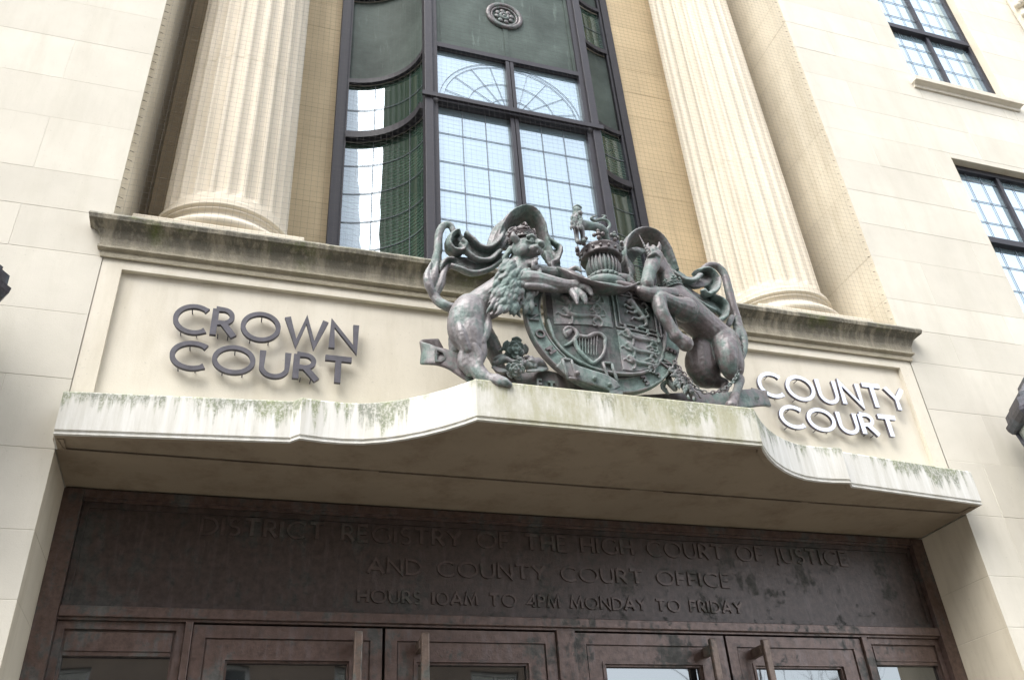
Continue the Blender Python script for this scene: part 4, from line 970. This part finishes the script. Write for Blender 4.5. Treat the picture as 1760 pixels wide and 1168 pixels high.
# ---------------- garter belt
GX, GZ, R0, R1 = .0, 4.366, .358, .450
m = MB(); rg = []
prf = [(R0,-.530),(R0,-.560),(R0+.004,-.568),(R0+.010,-.568),(R0+.013,-.562),(R1-.013,-.562),(R1-.010,-.568),(R1-.004,-.568),(R1,-.560),(R1,-.530)]
for k in range(101):
    a = R(158+(382-158)*k/100); rg.append([(GX+r_*math.cos(a), y, GZ+r_*math.sin(a)) for r_, y in prf])
m.rings(rg, smooth=False)
GAR = keep(m.build('garter_belt', SHIELDB), ARMS)
for c, ad in (('I',174),('N',186),('O',201),('H',216),('P',-8),('E',-22),('N',-36),('S',-50),('E',-63)):
    a = R(ad); er = Vector((math.cos(a),0,math.sin(a))); et = Vector((math.sin(a),0,-math.cos(a))); C0 = Vector((GX,0,GZ))+er*(R0+.023); st, adv = GL[c]; H_ = .044
    f3 = lambda x, z, d: tuple(C0+et*x+er*z+Vector((0,d,0)))
    m = MB()
    for i, s_ in enumerate(st): stroke(m, [((p[0]-adv/2)*H_, p[1]*H_) for p in s_], .0095, f3, -.574, -.561, 1.4, i)
    m.build('letter', BRONZE2, GAR)
m = MB(); rb(m, [(963,622,-.585),(985,638,-.592),(1015,648,-.597),(1042,657,-.60),(1056,668,-.60),(1060,684,-.60)], Vector((-.25,0,1)), [13,14,14,14,13,11], 3, pw=.5, n=16)
for u, v in ((993,641),(1022,650),(1048,661)):
    m.ell(at(u,v,-.612), .0135)
for u, v in ((979,634),(1049,640)):
    c = at(u,v,-.60)
    for s in (-1, 1):
        m.chain([c+Vector((s*.024-.010,0,.055)), c+Vector((s*.024+.010,0,-.055))], [.0085]*2, 6); m.chain([c+Vector((-.024+s*-.010,0,s*.055)), c+Vector((.024+s*-.010,0,s*.055))], [.0085]*2, 6)
BK = keep(m.build('buckle', BRONZE), ARMS)
# ---------------- helmet, crown and crest lion
m = MB(); hc = at(1036,464,-.50); q = Vector((hc.x,hc.y,hc.z))
m.ell(q+Vector((0,0,.0)), (.098,.090,.100), None, 24, 16); m.ell(q+Vector((0,0,-.085)), (.085,.08,.04)); m.ell(q+Vector((.0,-.02,-.125)), (.125,.085,.055), None, 24, 14)
for k in range(11):
    a = R(-90-70+k*14); P = []
    for j in range(9):
        t = R(-42+j*84/8); P.append(q+Vector((.102*math.cos(a)*math.cos(t), .095*math.sin(a)*math.cos(t), .106*math.sin(t))))
    m.tube(P, .0068, 6)
for zz, rr in ((-.070,.088),(.072,.082)):
    m.tube([q+Vector((rr*math.cos(2*math.pi*k/32), rr*.95*math.sin(2*math.pi*k/32), zz)) for k in range(33)], .009, 6)
for k in range(9): a = R(-170+k*20); m.ell(q+Vector((.098*math.cos(a),.09*math.sin(a),-.085)), .014)
HEL = keep(m.build('helmet', BRONZE), ARMS)
m = MB(); rb(m, [(958,464,-.57),(985,481,-.62),(1015,493,-.64),(1045,500,-.64),(1072,499,-.62),(1096,488,-.56)], Vector((0,1,.25)), [8,18,24,24,18,7], 3.5)
ch(m, [(968,468,-.57,7),(990,476,-.59,9),(1005,482,-.60,6)]); ch(m, [(1060,478,-.55,10),(1076,480,-.55,10),(1086,488,-.56,8)]); ch(m, [(1058,486,-.58,6),(1078,492,-.59,8),(1096,497,-.60,7),(1112,500,-.6,6)])
keep(m.build('torse', BRONZE2), ARMS)
m = MB(); cb = q+Vector((0,0,.088)); 
S = 40
for (ra, za), (rb_, zb_) in (((.100,-.012),(.118,-.010)),): pass
m.rings([[cb+Vector((rr*math.cos(2*math.pi*k/S), rr*math.sin(2*math.pi*k/S), z)) for k in range(S)] for rr, z in ((.095,-.02),(.112,-.026),(.120,-.020),(.116,-.010),(.116,.018),(.124,.026),(.122,.036),(.108,.034),(.06,.05),(.0,.055))])
for k in range(16): a = 2*math.pi*k/16; m.ell(cb+Vector((.119*math.cos(a),.119*math.sin(a),.004)), .010, seg=8, ring=6)
for k in range(8):
    a = 2*math.pi*k/8+.35; e_ = Vector((math.cos(a),math.sin(a),0)); t_ = Vector((-math.sin(a),math.cos(a),0))
    for dz, dt, rr in ((.05,0,.014),(.075,0,.015),(.095,0,.011),(.070,.024,.013),(.070,-.024,.013)): m.ell(cb+e_*(.121+dz*.1)+t_*dt+Vector((0,0,dz)), rr, seg=8, ring=6)
keep(m.build('helmet_crown', BRONZE2), ARMS)
m = MB()
ch(m, [(992,386,-.55,11),(1004,387,-.53,10),(1018,389,-.51,8.5),(1030,392,-.49,9),(1039,399,-.47,9)]); ch(m, [(991,378,-.56,10),(992,366,-.57,9)])
el(m, 992, 363, -.575, 8.5, 8.5, 9); el(m, 997, 366, -.61, 5, 5, 5); ch(m, [(986,357,-.57,3),(992,354,-.58,4),(998,357,-.57,3)], 8, 3)
ch(m, [(990,392,-.57,6),(991,404,-.57,4.5),(992,413,-.57,4.5),(994,416,-.59,4.5)]); ch(m, [(999,392,-.56,6),(1001,402,-.56,4.5),(1002,411,-.56,4.5),(1004,414,-.58,4.5)])
ch(m, [(1038,398,-.47,8),(1043,410,-.46,6),(1047,420,-.46,4),(1045,428,-.47,4.5)]); ch(m, [(1030,396,-.46,7),(1031,408,-.45,5),(1034,418,-.45,4)])
ch(m, [(1042,396,-.46,3),(1048,388,-.45,3),(1044,380,-.45,3),(1034,377,-.45,3),(1022,379,-.45,3.5),(1016,375,-.46,3),(1024,371,-.46,2)]); ch(m, [(1034,377,-.45,2.5),(1040,372,-.45,3),(1035,370,-.45,1.5)])
for i in range(46):
    t = rl.random(); s_ = rl.uniform(-1,1); ch(m, [(991+s_*8,364+t*24,-.59,2.2),(991+s_*10,368+t*24,-.605,2.6),(991+s_*9,373+t*24,-.60,1)], 6, 2)
keep(m.build('crest_lion', BRONZE, None, voxel=.0026, smooth=1), ARMS)
# ---------------- motto ribbon, roses and thistles
m = MB(); UPV = Vector((0,.12,1))
rb(m, [(757,592,-.32),(735,596,-.34),(727,606,-.40),(738,610,-.46),(760,614,-.49),(785,624,-.50),(808,640,-.51),(835,655,-.50),(872,660,-.46),(905,655,-.47),(935,653,-.50),(965,658,-.50),(985,668,-.44),(1020,682,-.42),(1070,692,-.42),(1120,692,-.45),(1165,690,-.49),(1210,690,-.50),(1250,690,-.50),(1280,685,-.48),(1305,683,-.45),(1318,686,-.40),(1312,680,-.34),(1290,672,-.32)], UPV, [12,15,18,18,18,19,19,19,18,19,20,19,17,16,16,17,18,19,19,19,18,15,12,8], 3.5, pw=.55, n=16)
MR = keep(m.build('motto_ribbon', BRONZE2), ARMS)
for c, u, v, Y, sz in (('D',757,612,-.505,.062),('E',928,660,-.525,.05),('T',948,664,-.525,.05),('T',1300,690,-.475,.05)):
    C0 = at(u,v,Y); st, adv = GL[c]; f3 = lambda x, z, d: tuple(C0+Vector((x, d-.12*0-x*.25*(1 if u > 1200 else (-.3)), z)))
    m = MB()
    for i, s_ in enumerate(st): stroke(m, [((p[0]-adv/2)*sz, (p[1]-.5)*sz) for p in s_], .009, f3, -.006, .010, 1.3, i)
    m.build('letter', BRONZE, MR)
def rose(mb, u, v, Y, r_):
    c = at(u,v,Y); V = (CAM-c).normalized(); V = Vector((V.x*.3,V.y,V.z*.6)).normalized(); A = V.orthogonal().normalized(); B = V.cross(A)
    for rr, n, s_, d in ((.95,5,.52,0),(.55,5,.38,.25),(.22,4,.25,.42)):
        for k in range(n):
            a = 2*math.pi*(k+(.5 if rr < .9 else 0))/n; mt = Matrix((A*math.cos(a)+B*math.sin(a), -A*math.sin(a)+B*math.cos(a), V)).transposed()
            mb.ell(c+(A*math.cos(a)+B*math.sin(a))*r_*rr*.62+V*r_*d, (r_*s_, r_*s_*.95, r_*.16), mt, 12, 8)
            mb.chain([c+(A*math.cos(a-.4)+B*math.sin(a-.4))*r_*(rr*.62+s_*.8)+V*r_*(d+.08), c+(A*math.cos(a)+B*math.sin(a))*r_*(rr*.62+s_)+V*r_*(d+.18), c+(A*math.cos(a+.4)+B*math.sin(a+.4))*r_*(rr*.62+s_*.8)+V*r_*(d+.08)], [r_*.08]*3, 6, 3)
    mb.ell(c+V*r_*.5, r_*.16)
m = MB(); rose(m, 885, 602, -.50, .062); rose(m, 885, 636, -.56, .045)
ch(m, [(850,625,-.5,5),(868,618,-.52,6),(880,622,-.53,5),(905,628,-.54,7),(925,622,-.54,8),(938,632,-.52,4)])
for a in ([(846,630,-.5),(860,636,-.52),(876,638,-.53)],[(848,618,-.48),(862,612,-.5),(874,618,-.5)],[(900,618,-.53),(914,616,-.56),(924,624,-.55)],[(905,638,-.54),(925,634,-.55),(942,634,-.53)],[(858,604,-.47),(868,596,-.48),(874,588,-.48)]): rb(m, a, Vector((.2,.4,.8)), [3,8,2], 2)
for i in range(26): u = 898+rl.uniform(-10,26); v = 620+rl.uniform(-8,10); el(m, u, v, -.555, 3.4, 3.4, 3.4)
keep(m.build('rose', BRONZE, None, voxel=.003, smooth=1), ARMS)
m = MB()
for a in ([(1160,630,-.54,5),(1170,650,-.55,8),(1180,672,-.55,5)],[(1172,655,-.55,6),(1185,672,-.56,7),(1194,684,-.56,4)],[(1150,640,-.52,4),(1150,655,-.53,6),(1160,668,-.54,5)]): ch(m, a)
for i in range(60):
    t = rl.random(); u = 1158+t*30+rl.uniform(-9,9); v = 634+t*42+rl.uniform(-8,8); a = rl.uniform(0,6.28)
    ch(m, [(u,v,-.56,3),(u+5*math.cos(a),v+5*math.sin(a),-.58,2.6),(u+9*math.cos(a),v+9*math.sin(a),-.575,.8)], 6, 2)
for a in ([(1150,650,-.52),(1140,664,-.52),(1150,678,-.52)],[(1185,665,-.54),(1200,672,-.55),(1204,684,-.55)]): rb(m, a, Vector((.7,.3,.6)), [3,9,2], 2)
keep(m.build('thistle', BRONZE, None, voxel=.003, smooth=1), ARMS)
m = MB(); m.box(-.66,.88,-.40,-.30,ZC1+.0065,3.965, bev=.01); keep(m.build('base_mound', BRONZE2), ARMS)
